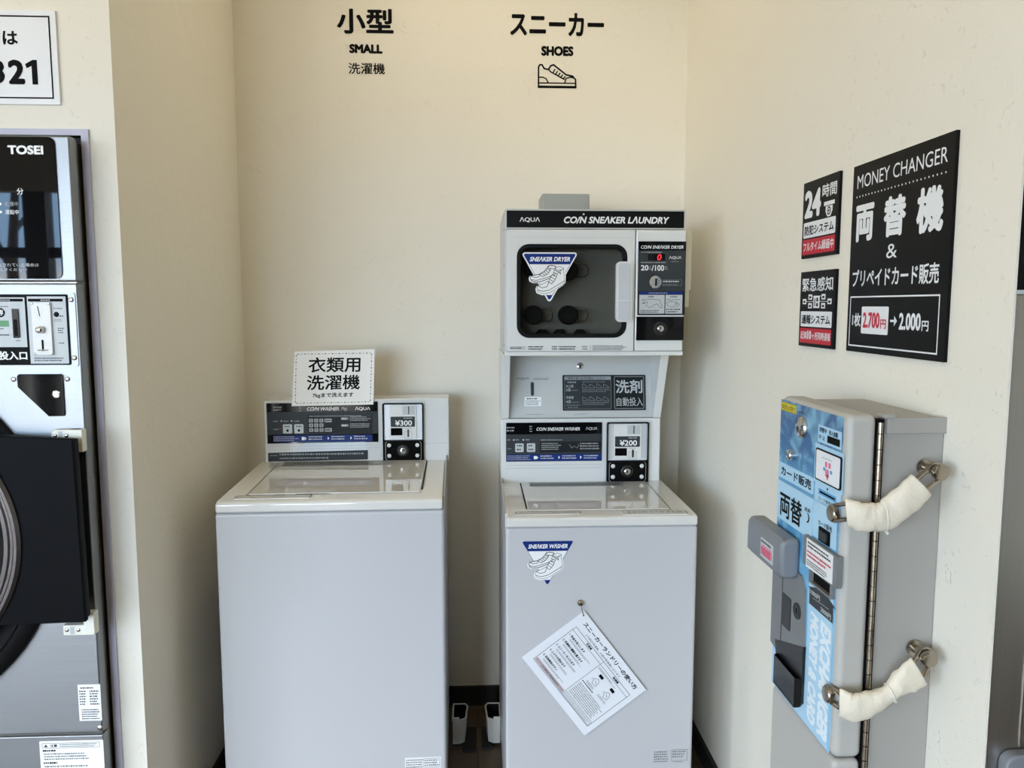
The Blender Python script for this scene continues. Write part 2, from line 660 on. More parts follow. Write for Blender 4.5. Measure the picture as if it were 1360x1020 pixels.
# left alcove return and the front wall left of the alcove, with the opening that takes the dryer
OPX0, OPX1, OPZ = -1.93, -0.869, 1.824
w = B()
w.plate(front(YF), [(RX0, 0), (OPX0, 0), (OPX0, OPZ), (OPX1, OPZ), (OPX1, 0), (XL, 0), (XL, CEIL), (RX0, CEIL)], -0.06, 0, 'plaster')
struct(w.build('wall_front_left'))
struct(B().box(OPX1, XL, YF + 0.06, YB, 0, CEIL, 'plaster').build('wall_left'))
struct(B().plate(Fr((0, 0, 0), (1, 0, 0), (0, 1, 0), (0, 0, 1)), [(XR, YR), (XR + .003, YR), (XR + .003, YR + .04), (XR + .03, YR + .04), (XR + .03, YB), (XR, YB)], 0, CEIL, 'plaster').build('wall_right'))
w = B()
w.box(XR + 0.003, XR + 0.95, YR + 0.0, YR + 0.04, 2.3, CEIL, 'plaster')
w.box(XR + 0.95, RX1, YR + 0.02, YR + 0.1, 0, CEIL, 'plaster')
struct(w.build('wall_front_right'))
w = B()
w.box(RX0 - 0.12, RX0, RY0, YF + 0.1, 2.42, CEIL, 'plaster')
w.box(RX0 - 0.12, RX0, ADDED_GLASS_L[-1][1], YF + 0.1, 0, 2.42, 'plaster')
w.box(RX0 - 0.12, RX0, RY0, ADDED_GLASS_L[-1][1], 0, 0.12, 'bronze')
ed = [RY0] + [y for g in ADDED_GLASS_L for y in g][:-1]
for k in range(0, len(ed), 2):
    w.box(RX0 - 0.12, RX0, ed[k], ed[k + 1], 0.12, 2.42, 'bronze')
struct(w.build('wall_far_left'))
for k, (a, b) in enumerate(ADDED_GLASS_L):
    w = B()
    w.box(RX0 - 0.08, RX0 - 0.03, a, b, 1.86, 1.95, 'bronze')
    w.box(RX0 - 0.058, RX0 - 0.052, a, b, 0.12, 2.42, 'pane')
    struct(w.build('window_%d' % (k + 5)))  # unseen side windows, added to let more light onto the right wall
struct(B().box(RX1, RX1 + 0.1, RY0, YR + 0.1, 0, CEIL, 'plaster').build('wall_far_right'))
# closing walls of the recesses behind the built-in machines
struct(B().box(OPX0, OPX1, YB - 0.02, YB + 0.02, 0, CEIL, 'plaster').build('wall_recess_left'))
# lavender trim round the dryer opening
fr = front(YF)
struct(B().box(OPX0, -0.853, YF - 0.006, YF + 0.02, OPZ, OPZ + 0.0135, 'lavender').build('trim_1'))
struct(B().box(-0.869, -0.853, YF - 0.006, YF + 0.001, 0, OPZ, 'lavender').build('trim_2'))
# black baseboards
struct(B().box(XL, XR, YB - 0.012, YB, 0, 0.072, 'base').build('baseboard_back'))
struct(B().box(XR - 0.012, XR, YR + 0.002, YB - 0.012, 0, 0.066, 'base').build('baseboard_right'))
struct(B().box(XL, XL + 0.012, YF, YB - 0.012, 0, 0.07, 'base').build('baseboard_left'))
struct(B().box(0.014, 0.017, YB - 0.0135, YB - 0.012, 0, 0.072, 'darkgrey').build('trim_3'))
# glazed shop front behind the camera
w = B()
w.box(RX0, RX1, RY0 - 0.12, RY0, 2.42, CEIL, 'plaster')
w.box(RX0, RX1, RY0 - 0.12, RY0, 0, 0.12, 'bronze')
edges = [RX0] + [x for g in GLASS for x in g] + [RX1]
for k in range(0, len(edges), 2):
    w.box(edges[k], edges[k + 1], RY0 - 0.12, RY0, 0.12, 2.42, 'bronze')
struct(w.build('wall_street'))
for k, (a, b) in enumerate(GLASS):
    w = B()
    w.box(a, b, RY0 - 0.08, RY0 - 0.03, 1.86, 1.95, 'bronze')
    w.box(a, b, RY0 - 0.058, RY0 - 0.052, 0.12, 2.42, 'pane')
    struct(w.build('window_%d' % (k + 1)))
struct(B().box(-30, 30, -40, 30, -0.16, -0.105, 'asphalt').build('ground'))

# ------------------------------------------------------------------ shared drawings
SHOE_A = [(155, 345), (163, 333), (190, 328), (222, 322), (262, 300), (284, 272), (290, 260), (318, 255), (348, 262), (344, 280),
          (352, 300), (346, 326), (318, 344), (282, 360), (232, 377), (184, 380), (160, 368)]
SHOE_B = [(207, 425), (216, 408), (252, 394), (296, 372), (326, 322), (344, 276), (376, 266), (406, 275), (405, 300), (414, 344),
          (412, 382), (392, 404), (352, 428), (304, 458), (252, 467), (214, 452)]
SHOE_LINES = [
    [(160, 362), (200, 368), (250, 356), (300, 340), (348, 312)], [(164, 336), (184, 346), (216, 344), (232, 324)],
    [(222, 322), (250, 340)], [(240, 312), (266, 330)], [(256, 302), (282, 322)], [(270, 290), (294, 310)], [(280, 276), (304, 296)],
    [(290, 262), (298, 280), (322, 280), (344, 282)], [(250, 340), (266, 330), (282, 322), (294, 310), (304, 296), (308, 276)],
    [(212, 440), (250, 450), (300, 440), (350, 410), (412, 372)], [(216, 410), (244, 424), (280, 416), (300, 372)],
    [(288, 376), (318, 394)], [(302, 360), (332, 378)], [(312, 342), (344, 360)], [(322, 326), (352, 342)], [(332, 306), (360, 322)],
    [(338, 292), (372, 306), (386, 320), (378, 300), (392, 294)], [(318, 394), (332, 378), (344, 360), (352, 342), (362, 318), (368, 300)],
    [(344, 278), (354, 292), (382, 290), (404, 282)], [(346, 326), (330, 330)], [(300, 340), (316, 344)],
]


def shoe_sticker(b, fr, a0, b1, scale, d, text, white_edge):
    """inverted triangle sticker with a pair of sneakers; drawing units 0..405 wide, hung from its top-left corner"""
    def q(p):
        return (a0 + (p[0] - 100) * scale, b1 - (p[1] - 160) * scale)
    tri = [(112, 158), (493, 158), (503, 164), (507, 174), (503, 186), (318, 512), (310, 522), (300, 526), (290, 522), (282, 512), (100, 186), (96, 174), (101, 163)]
    inner = [(114, 168), (492, 168), (497, 174), (494, 184), (310, 505), (300, 514), (290, 505), (109, 184), (106, 175)]
    if white_edge:
        b.sheet(fr, [q(p) for p in tri], d, 'wprint')
    else:
        b.sheet(fr, [q(p) for p in inner], d, 'wprint')
    d += 0.0003
    b.sheet(fr, [q(p) for p in [(114, 168), (492, 168), (497, 174), (494, 184), (457, 247), (146, 247), (109, 184), (106, 175)]], d, 'navy')
    b.sheet(fr, [q(p) for p in [(276, 478), (325, 478), (310, 505), (300, 514), (290, 505)]], d, 'navy')
    b.line(fr, [q(p) for p in [(146, 247), (278, 480)]], 3 * scale, d, 'navy')
    b.line(fr, [q(p) for p in [(457, 247), (322, 480)]], 3 * scale, d, 'navy')
    d += 0.0003
    A, C = [q((150, 224))[0], q((456, 224))[0]], [q((0, 226))[1], q((0, 190))[1]]
    b.text(fr, text, A[0], A[1], C[0], C[1], d, 'wprint', 0.035, 0.25)
    for sh in (SHOE_A, SHOE_B):
        cx = sum(p[0] for p in sh) / len(sh); cy = sum(p[1] for p in sh) / len(sh)
        b.sheet(fr, [q((cx + (p[0] - cx) * 1.12, cy + (p[1] - cy) * 1.14)) for p in sh], d, 'wprint')
    d += 0.0003
    for sh in (SHOE_A, SHOE_B):
        b.line(fr, [q(p) for p in sh], 5 * scale, d, 'kprint', True)
        if sh is SHOE_A:
            b.sheet(fr, [q(p) for p in SHOE_B], d + 0.0001, 'wprint')
    for ln in SHOE_LINES:
        b.line(fr, [q(p) for p in ln], 4 * scale, d + 0.0004, 'kprint')


def aqua(b, fr, a0, a1, b0, b1, d, m, bold=0.01):
    b.text(fr, 'ΛQUΛ', a0, a1, b0, b1, d, m, bold)


def coin_logo(b, fr, text, a0, a1, b0, b1, d, m, bold=0.014):
    b.text(fr, text, a0, a1, b0, b1, d, m, bold, 0.22)


def coin_unit(parent, fr, a0, b0, price):
    """black framed coin mechanism; a0, b0 = lower left corner on the housing face"""
    def A(x): return a0 + x
    def C(y): return b0 + y
    b = B()
    b.ring(fr, rrect(A(0), A(.131), C(0), C(.190), .006, 4), rrect(A(.004), A(.127), C(.004), C(.186), .004, 4), -.002, .012, 'black')
    b.rect(fr, A(.003), A(.128), C(.003), C(.187), .001, 'blackmat')
    b.build('coin_frame', parent)
    p = B()
    p.plate(fr, rrect(A(.0045), A(.1265), C(.070), C(.185), .003, 3), .001, .005, 'silver')
    p.plate(fr, rrect(A(.022), A(.108), C(.074), C(.184), .006, 4), .005, .009, 'whiteplastic')
    p.rect(fr, A(.064), A(.104), C(.152), C(.180), .0093, 'ltgrey')
    p.line(fr, [(A(.0045), C(.0735)), (A(.1265), C(.0735))], .002, .0057, 'wprint')
    pl = p.build('coin_plate', parent)
    s = B()
    s.rect(fr, A(.0825), A(.0855), C(.154), C(.179), .0097, 'kprint')
    s.build('coin_slot', pl)
    s = B()
    s.plate(fr, rrect(A(.026), A(.103), C(.113), C(.146), .001, 2), .009, .0102, 'darkgrey')
    s.text(fr, price, A(.040), A(.094), C(.1165), C(.1345), .0106, 'wprint', .02)
    s.scribble(fr, A(.068), A(.099), C(.138), C(.144), 1, .0106, 'ltgrey')
    s.build('price_label', pl)
    s = B()
    s.rect(fr, A(.027), A(.062), C(.086), C(.108), .0096, 'black')
    s.frame(fr, A(.026), A(.063), C(.085), C(.109), .0015, .0098, 'kprint')
    s.build('return_window', pl)
    s = B()
    s.frame(fr, A(.069), A(.094), C(.074), C(.098), .001, .0096, 'gprint')
    s.plate(fr, rrect(A(.079), A(.084), C(.080), C(.104), .001, 2), .009, .012, 'blackmat')
    s.scribble(fr, A(.070), A(.092), C(.106), C(.110), 1, .0096, 'gprint')
    s.build('return_lever', pl)
    dr = B()
    dr.plate(fr, rrect(A(.0045), A(.1265), C(.003), C(.067), .005, 3), .001, .011, 'black')
    door = dr.build('cash_door', parent, bevel=.0012)
    s = B()
    cx, cy = A(.064), C(.036)
    s.lathe(fr.p(cx, cy, .011), fr.n, [(.019, 0), (.019, .003), (.0165, .004), (.0145, .002)], 'blackmat', 28)
    s.lathe(fr.p(cx, cy, .012), fr.n, [(.0095, 0), (.0095, .005), (.008, .006), (.006, .0062)], 'chrome', 24)
    s.rect(fr, cx - .0012, cx + .0012, cy - .004, cy + .004, .0186, 'kprint')
    s.build('lock', door, smooth=True)
    for dx in (.020, .110):
        for dy in (.019, .053):
            B().screw(fr.p(A(dx), C(dy), .011), fr.n, .0065, 'whiteplastic').build('screw', door, smooth=True)
    for dx, sg in ((.0085, 1), (.1225, -1)):
        s = B()
        s.line(fr, [(A(dx) + sg * .004, C(.064)), (A(dx), C(.060)), (A(dx), C(.010)), (A(dx) + sg * .004, C(.006))], .0014, .0116, 'gprint')
        s.build('door_clip', door)


def lower_blue_strip(b, fr, a0, a1, b0, b1, d):
    b.rect(fr, a0, a1, b0, b1, d, 'navy')
    w_ = a1 - a0
    h = b1 - b0
    b.scribble(fr, a0 + .001, a0 + w_ * .26, b0 + h * .08, b1 - h * .08, 3, d + .0003, 'gprint')
    for k, f in enumerate((.335, .565, .795)):
        b.scribble(fr, a0 + w_ * f + .006, a0 + w_ * (f + .17), b0 + h * .2, b1 - h * .08, 2, d + .0003, 'ltgrey')
        x = a0 + w_ * f - .003
        b.sheet(fr, [(x - .0025, b0 + h * .25), (x + .0025, b0 + h * .5), (x - .0025, b0 + h * .75)], d + .0003, 'wprint')
    x = a0 + w_ * .285
    b.rect(fr, x, x + .009, b0 + h * .25, b0 + h * .75, d + .0003, 'wprint', .001)


# ------------------------------------------------------------------ clothes washer
RZ1 = math.radians(1.3)
t = thing('coin_washer', 'wide white top-loading coin clothes washer, paper sign on its control panel, priced ¥300', 'washing machine', (-0.687, 2.0, 0), RZ1)


def washer_body(parent, wd, zf, zb, v1, right):
    """steel cabinet whose two side sheets rise a little above the top cover towards the back"""
    sx_ = Fr((0, 0, 0), (0, 1, 0), (0, 0, 1), (1, 0, 0))
    b = B()
    b.plate(sx_, [(.003, .035), (v1, .035), (v1, zf), (.003, zf)], 0.0, wd, 'whitebody')
    o = b.build('cabinet', parent, bevel=.009, seg=3)
    for x0 in ((wd - .002,) if right else (0.0,)):
        f = B()
        f.plate(sx_, [(.02, zf - .02), (v1, zf - .02), (v1, zb), (v1 - .10, zb), (.04, zf + .028)], x0 - .0005, x0 + .0025, 'whitebody')
        f.build('side_flange', parent)
    for x in (.05, wd - .05):
        for y in (.06, v1 - .06):
            B().cyl((x, y, 0), (x, y, .036), .02, 'rubber').build('foot', parent)
    return o


washer_body(t, .6, .907, .968, .58, True)
# top cover: moulded white lid deck with the lid opening drawn as a shallow raised lid
sx_ = Fr((0, 0, 0), (0, 1, 0), (0, 0, 1), (1, 0, 0))
b = B()
b.plate(sx_, [(-.002, .9085), (.58, .9085), (.58, .950), (.46, .950), (.012, .940), (-.002, .934)], .003, .5965, 'whitelid')
b.build('top_cover', t, bevel=.006, seg=3)
lid = B()
LF = Fr((0, 0, .9405), (1, 0, 0), Vector((0, .448, .010)).normalized(), (0, 0, 1))
lid.plate(LF, rrect(.072, .533, .062, .452, .008, 3), -.004, .0025, 'whitelid')
lo = lid.build('lid', t, bevel=.0012)
g = B()
g.line(LF, [(.069, .056), (.067, .455)], .0028, .0006, 'midgrey')
g.line(LF, [(.068, .0575), (.535, .0575)], .0030, .0006, 'midgrey')
g.rect(LF, .535, .5395, .085, .44, .0008, 'kprint')
g.rect(LF, .2, .29, .0565, .0605, .0009, 'kprint')
g.build('lid_seam', t)
g = B()
g.rect(LF, .085, .43, .385, .445, .0029, 'gprint', .002)
g.scribble(LF, .088, .425, .388, .442, 6, .0032, 'kprint')
g.build('printed_notice', lo)
g = B()
g.plate(LF, rrect(.045, .245, .020, .050, .004, 3), -.001, .0012, 'white')
g.frame(LF, .045, .245, .020, .050, .0014, .0015, 'kprint', .004)
g.build('lid_catch_label', t)
# control housing
F1 = front(.46)
h = B()
h.plate(F1, [(.020, .945), (.609, .945), (.609, 1.154), (.021, 1.148)], -.105, 0, 'white')
h.build('control_housing', t, bevel=.005, seg=3)
h = B()
h.line(F1, [(.03, 1.000), (.385, 1.002)], .0015, .0006, 'ltgrey')
h.line(F1, [(.03, .991), (.385, .993)], .0015, .0006, 'ltgrey')
h.line(F1, [(.532, 1.005), (.606, 1.006)], .0015, .0006, 'ltgrey')
h.build('housing_groove', t)
c = B()
c.plate(F1, [(.030, 1.011), (.381, 1.014), (.381, 1.144), (.030, 1.140)], 0, .003, 'charcoal')
d = .0034
c.rect(F1, .031, .380, 1.1125, 1.141, d, 'black')
c.rect(F1, .031, .380, 1.0125, 1.040, d, 'black')
c.rect(F1, .031, .380, 1.040, 1.1125, d, 'darkgrey')
d += .0003
lower_blue_strip(c, F1, .049, .362, 1.016, 1.037, d)
c.rect(F1, .159, .363, 1.042, 1.103, d, 'charcoal', .002)
d += .0003
c.rect(F1, .162, .360, 1.0955, 1.1015, d, 'darkgrey')
c.scribble(F1, .164, .355, 1.096, 1.101, 1, d + .0003, 'gprint')
c.scribble(F1, .052, .078, 1.115, 1.133, 2, d, 'gprint')
c.rect(F1, .082, .128, 1.115, 1.136, d, 'black')
c.scribble(F1, .132, .139, 1.113, 1.135, 3, d, 'gprint')
coin_logo(c, F1, 'CO/N WΛSHER', .157, .258, 1.1165, 1.128, d, 'wprint')
c.text(F1, '7kg', .265, .284, 1.1155, 1.1265, d, 'ltgrey', .0, .22)
aqua(c, F1, .309, .357, 1.115, 1.127, d, 'wprint')
c.scribble(F1, .050, .068, 1.080, 1.086, 1, d, 'gprint')
c.rect(F1, .074, .0775, 1.082, 1.0855, d, 'wprint')
c.scribble(F1, .082, .098, 1.080, 1.086, 1, d, 'gprint')
c.rect(F1, .106, .1095, 1.082, 1.0855, d, 'wprint')
c.scribble(F1, .114, .132, 1.080, 1.086, 1, d, 'gprint')
c.scribble(F1, .050, .066, 1.054, 1.060, 1, d, 'gprint')
c.sheet(F1, disc(.071, 1.0585, .002, 10), d, 'red')
for yy in (1.089, 1.067):
    c.rect(F1, .263, .288, yy - .004, yy + .005, d, 'midgrey', .004)
    c.scribble(F1, .266, .285, yy - .002, yy + .003, 1, d + .0003, 'wprint')
    c.scribble(F1, .292, .358, yy - .008, yy + .008, 3, d, 'gprint')
cp = c.build('control_panel', t)
for (a, e) in ((.080, .0435), (.1155, .0435)):
    k = B()
    k.plate(F1, rrect(a, a + .029, 1.0435, 1.073, .003, 3), .003, .0048, 'ltgrey')
    k.scribble(F1, a + .006, a + .024, 1.063, 1.069, 1, .0051, 'kprint')
    k.rect(F1, a + .011, a + .018, 1.049, 1.057, .0051, 'kprint', .002)
    k.build('push_button', cp)
for r_ in range(3):
    for q_ in range(3):
        a = .1625 + q_ * .0163
        e = 1.0785 - r_ * .0153
        k = B()
        k.plate(F1, rrect(a, a + .0125, e, e + .0115, .001, 2), .003, .0048, 'gprint')
        k.rect(F1, a + .005, a + .0075, e + .003, e + .009, .0051, 'kprint')
        k.build('keypad_key', cp)
for e in (1.0785, 1.048):
    k = B()
    k.plate(F1, rrect(.2115, .234, e, e + .0115, .001, 2), .003, .0048, 'gprint')
    k.scribble(F1, .214, .232, e + .002, e + .0095, 1, .0051, 'kprint')
    k.build('keypad_key', cp)
n_ = B()
n_.plate(F1, [(.030, .9525), (.346, .955), (.347, .986), (.030, .9805)], 0, .0015, 'darkgrey')
n_.scribble(F1, .036, .06, .968, .976, 1, .0019, 'midgrey')
n_.scribble(F1, .066, .338, .970, .980, 1, .0019, 'gprint')
n_.scribble(F1, .066, .24, .958, .967, 1, .0019, 'gprint')
n_.build('notice_strip', t)
coin_unit(t, F1, .396, .949, '¥300')
r_ = B()
FB1 = front(.003)
r_.plate(FB1, rrect(.486, .585, .170, .209, .001, 2), 0, .0008, 'wprint')
r_.scribble(FB1, .489, .535, .172, .206, 5, .0012, 'midgrey')
r_.frame(FB1, .537, .582, .180, .206, .001, .0012, 'midgrey')
r_.scribble(FB1, .540, .580, .183, .204, 3, .0015, 'midgrey')
r_.scribble(FB1, .545, .578, .172, .179, 1, .0012, 'midgrey')
r_.build('rating_label', t)

# paper sign taped to the control panel
mt = Matrix.Translation((-0.687, 2.0, 0)) @ Matrix.Rotation(RZ1, 4, 'Z')
ps = thing('paper_sign', 'white paper sign with a dotted border taped above the clothes washer panel', 'sign', (-0.687, 2.0, 0), RZ1)
pa, pb_, pc, pd = Vector((.110, 1.132)), Vector((.372, 1.135)), Vector((.375, 1.315)), Vector((.126, 1.306))
b = B()
FPp = Fr((pa.x, .4535, pa.y), Vector((.262, 0, .003)).normalized(), Vector((.0095, -.006, .176)).normalized(), Vector((0, -1, -.03)).normalized())
b.plate(FPp, [(0, 0), (.258, 0), (.256, .179), (.006, .174)], 0, .0012, 'paper')
sheet_ = b.build('sheet', ps)
b = B()
d = .0016
for i in range(22):
    f = (i + .5) / 22
    for yy in (.009, .166):
        b.rect(FPp, .012 + f * .236 - .0035, .012 + f * .236 + .0035, yy - .0006, yy + .0006, d, 'midgrey')
        if i % 2 == 0:
            b.sheet(FPp, disc(.012 + f * .236, yy, .0018, 8), d + .0003, 'darkgrey')
for i in range(15):
    f = (i + .5) / 15
    for xx in (.0115, .2475):
        b.rect(FPp, xx - .0006, xx + .0006, .009 + f * .157 - .0035, .009 + f * .157 + .0035, d, 'midgrey')
        if i % 2 == 0:
            b.sheet(FPp, disc(xx, .009 + f * .157, .0018, 8), d + .0003, 'darkgrey')
b.text(FPp, '衣類用', .050, .213, .106, .155, d, 'kprint', .018)
b.text(FPp, '洗濯機', .046, .213, .050, .098, d, 'kprint', .018)
b.text(FPp, '7kgまで洗えます', .065, .194, .024, .041, d, 'kprint', .025)
b.build('printing', ps)

# ------------------------------------------------------------------ sneaker washer
SL = (0.075, 1.95, 0)
t = thing('sneaker_washer', 'narrow white sneaker washer under the shoe dryer, blue triangular sticker on its front', 'washing machine', SL)
washer_body(t, .508, .8735, .925, .60, False)
b = B()
b.plate(sx_, [(-.002, .8745), (.60, .8745), (.60, .905), (.385, .905), (.010, .9025), (-.002, .898)], .002, .506, 'whitelid')
b.build('top_cover', t, bevel=.005, seg=3)
LF = Fr((0, 0, .9027), (1, 0, 0), Vector((0, .38, .0025)).normalized(), (0, 0, 1))
lid = B()
lid.plate(LF, rrect(.064, .446, .060, .372, .006, 3), -.004, .0022, 'whitelid')
lo = lid.build('lid', t, bevel=.001)
g = B()
g.rect(LF, .0575, .0615, .075, .372, .0006, 'kprint')
g.line(LF, [(.449, .06), (.451, .372)], .0018, .0006, 'midgrey')
g.line(LF, [(.062, .0565), (.448, .0565)], .002, .0006, 'gprint')
g.build('lid_seam', t)
g = B()
g.rect(LF, .085, .375, .318, .366, .0026, 'gprint', .002)
g.scribble(LF, .088, .37, .320, .363, 5, .0029, 'darkgrey')
g.build('printed_notice', lo)
for (a0, a1, e0, e1) in ((.026, .200, .020, .046), (.312, .482, .008, .044)):
    g = B()
    g.plate(LF, rrect(a0, a1, e0, e1, .006, 3), -.001, .0012, 'whiteplastic')
    g.frame(LF, a0, a1, e0, e1, .0016, .0015, 'kprint', .006)
    g.scribble(LF, a0 + .012, a1 - .01, e0 + .010, e1 - .006, 1, .0015, 'gprint')
    g.build('deck_label', t)
F2 = front(.385)
b = B()
b.plate(F2, [(0, .903), (.496, .903), (.496, 1.1035), (0, 1.1035)], -.175, 0, 'white')
b.build('control_housing', t, bevel=.004, seg=3)
g = B()
g.line(F2, [(.016, .959), (.312, .959)], .002, .0006, 'ltgrey')
g.line(F2, [(.016, .949), (.312, .949)], .002, .0006, 'ltgrey')
g.build('housing_groove', t)
c = B()
c.plate(F2, rrect(.016, .313, .971, 1.092, .002, 2), 0, .003, 'charcoal')
d = .0034
c.rect(F2, .017, .312, 1.056, 1.091, d, 'black')
c.rect(F2, .017, .312, .994, 1.056, d, 'darkgrey')
lower_blue_strip(c, F2, .018, .311, .973, .993, d)
d += .0003
c.rect(F2, .120, .311, .999, 1.042, d, 'charcoal', .002)
c.rect(F2, .120, .311, 1.033, 1.042, d + .0003, 'darkgrey')
c.scribble(F2, .123, .2, 1.035, 1.041, 1, d + .0006, 'gprint')
c.scribble(F2, .125, .19, 1.006, 1.030, 4, d + .0003, 'gprint')
c.scribble(F2, .245, .305, 1.006, 1.030, 3, d + .0003, 'gprint')
c.line(F2, [(.212, 1.024), (.218, 1.012), (.226, 1.018), (.236, 1.012), (.242, 1.024)], .001, d + .0003, 'gprint')
c.scribble(F2, .018, .042, 1.063, 1.082, 2, d, 'gprint')
c.rect(F2, .047, .084, 1.062, 1.082, d, 'black')
c.scribble(F2, .088, .096, 1.062, 1.084, 3, d, 'gprint')
coin_logo(c, F2, 'CO/N SNEΛKER WΛSHER', .110, .244, 1.067, 1.0775, d, 'wprint')
aqua(c, F2, .262, .298, 1.067, 1.078, d, 'ltgrey')
c.scribble(F2, .019, .030, 1.036, 1.042, 1, d, 'gprint')
for xx in (.038, .067):
    c.rect(F2, xx, xx + .0035, 1.037, 1.0405, d, 'wprint')
    c.scribble(F2, xx + .007, xx + .022, 1.036, 1.042, 1, d, 'gprint')
c.scribble(F2, .020, .034, 1.008, 1.015, 1, d, 'midgrey')
cp = c.build('control_panel', t)
for a in (.044, .080):
    k = B()
    k.plate(F2, rrect(a, a + .026, 1.001, 1.028, .003, 3), .003, .0048, 'ltgrey')
    k.scribble(F2, a + .005, a + .021, 1.017, 1.025, 1, .0051, 'kprint')
    k.scribble(F2, a + .005, a + .021, 1.005, 1.013, 1, .0051, 'kprint')
    k.build('push_button', cp)
coin_unit(t, F2, .327, .9025, '¥200')
FB2 = front(.003)
b = B()
shoe_sticker(b, FB2, .042, .8395, .137 / 405, .0006, 'SNEΛKER WΛSHER', False)
b.build('triangle_sticker', t)
b = B()
b.plate(FB2, rrect(.400, .496, .211, .2515, .001, 2), 0, .0006, 'whitebody')
b.scribble(FB2, .402, .445, .214, .248, 5, .001, 'midgrey')
b.frame(FB2, .450, .494, .218, .250, .001, .001, 'midgrey')
b.scribble(FB2, .453, .491, .226, .248, 3, .001, 'midgrey')
b.scribble(FB2, .455, .49, .213, .217, 1, .001, 'midgrey')
b.build('rating_label', t)

# magnetic hook and the laminated card that hangs from it
hk = thing('magnet_hook', 'small chrome magnet hook on the sneaker washer front', 'hook', SL)
FH = front(.003)
b = B()
b.lathe(FH.p(.198, .668), (0, -1, 0), [(.0085, 0), (.0085, .004), (.007, .006), (.004, .0085), (.004, .012)], 'nickel', 20)
b.build('magnet', hk, smooth=True)
B().tube([(.1985, -.006, .666), (.199, -.012, .660), (.2005, -.013, .652), (.2025, -.011, .644), (.204, -.008, .640), (.2055, -.005, .643)], .0011, 'nickel', 8).build('hook_wire', hk, smooth=True)
cdn = thing('instruction_card', 'tilted white laminated instruction card hanging by one corner on the sneaker washer', 'card', SL)
FC = Fr((.042, -.0035, .524), (.604, 0, -.797), (.797, 0, .604), (0, -1, 0))
CW, CHH = .280, .207
b = B()
b.plate(FC, rrect(0, CW, 0, CHH, .002, 2), 0, .001, 'card')
b.build('sheet', cdn)
b = B()
d = .0014


def S_(s): return s * CW
def T_(q): return CHH * (1 - q)


b.text(FC, 'スニーカーランドリーの使い方', S_(.10), S_(.93), T_(.125), T_(.062), d, 'kprint', .03)
b.text(FC, '※下部が洗濯機、上部が乾燥機になります', S_(.2), S_(.74), T_(.185), T_(.155), d, 'darkgrey', .0)
b.frame(FC, S_(.078), S_(.943), T_(.895), T_(.205), .0011, d, 'kprint')
b.line(FC, [(S_(.078), T_(.262)), (S_(.943), T_(.262))], .0009, d, 'kprint')
b.line(FC, [(S_(.52), T_(.205)), (S_(.52), T_(.895))], .0009, d, 'kprint')
b.text(FC, '洗濯機', S_(.27), S_(.35), T_(.250), T_(.218), d, 'kprint', .03)
b.text(FC, '乾燥機', S_(.70), S_(.78), T_(.250), T_(.218), d, 'kprint', .03)
for k, s in enumerate(('1. 料金を投入します', '2. 洗濯物の種類を選びます', '3. スニーカーを入れます', '4. 上ぶたを閉めます', '5. 洗浄開始ボタン')):
    q = .31 + k * .105
    b.text(FC, s, S_(.10), S_(.10 + .021 * len(s)), T_(q + .036), T_(q), d, 'kprint', .03)
    b.scribble(FC, S_(.14), S_(.46), T_(q + .078), T_(q + .05), 2, d, 'midgrey')
b.rect(FC, S_(.088), S_(.512), T_(.882), T_(.835), d, 'mauve')
b.text(FC, '大人用2足 子供用4足まで', S_(.18), S_(.44), T_(.872), T_(.848), d + .0003, 'darkgrey', .01)
b.scribble(FC, S_(.535), S_(.80), T_(.318), T_(.288), 2, d, 'midgrey')
for k, q in enumerate((.30, .30)):
    x = .60 + k * .175
    b.rect(FC, S_(x), S_(x + .055), T_(q + .075), T_(q + .035), d, 'kprint', .002)
    b.line(FC, [(S_(x - .02), T_(q + .16)), (S_(x + .03), T_(q + .10)), (S_(x + .06), T_(q + .13)), (S_(x + .07), T_(q + .19)), (S_(x + .02), T_(q + .20)), (S_(x + .0), T_(q + .15))], .001, d, 'darkgrey')
    b.line(FC, [(S_(x + .02), T_(q + .14)), (S_(x + .055), T_(q + .17))], .001, d, 'darkgrey')
    b.scribble(FC, S_(x - .03), S_(x + .09), T_(q + .25), T_(q + .215), 2, d, 'midgrey')
b.scribble(FC, S_(.54), S_(.70), T_(.585), T_(.555), 1, d, 'kprint')
b.scribble(FC, S_(.54), S_(.93), T_(.80), T_(.60), 8, d, 'midgrey', .5)
b.frame(FC, S_(.53), S_(.935), T_(.885), T_(.815), .0008, d, 'midgrey', .002)
b.scribble(FC, S_(.538), S_(.928), T_(.877), T_(.823), 3, d, 'midgrey', .4)
b.sheet(FC, disc(S_(.035), T_(.045), .0022, 12), d, 'darkgrey')
b.build('printing', cdn)

# ------------------------------------------------------------------ detergent dispenser stand between washer and dryer
t = thing('detergent_dispenser', 'pale recessed detergent dispenser cabinet with slot, between sneaker washer and shoe dryer', 'dispenser', SL)
for x0, x1 in ((0.001, .0255), (.4715, .4965)):
    b = B()
    b.plate(sx_, [(.387, 1.1045), (.297, 1.309), (.58, 1.309), (.58, 1.1045)], x0, x1, 'whiteplastic')
    b.build('side_bracket', t, bevel=.002)
b = B()
b.plate(sx_, [(.400, 1.1045), (.432, 1.309), (.56, 1.309), (.56, 1.1045)], .0258, .4712, 'greyplastic')
b.build('front_panel', t)
FD = Fr((0, .400, 1.1045), (1, 0, 0), Vector((0, .032, .2045)).normalized(), Vector((0, -.2045, .032)).normalized())
z0 = 1.1045


def Z(z): return z - z0 + .002


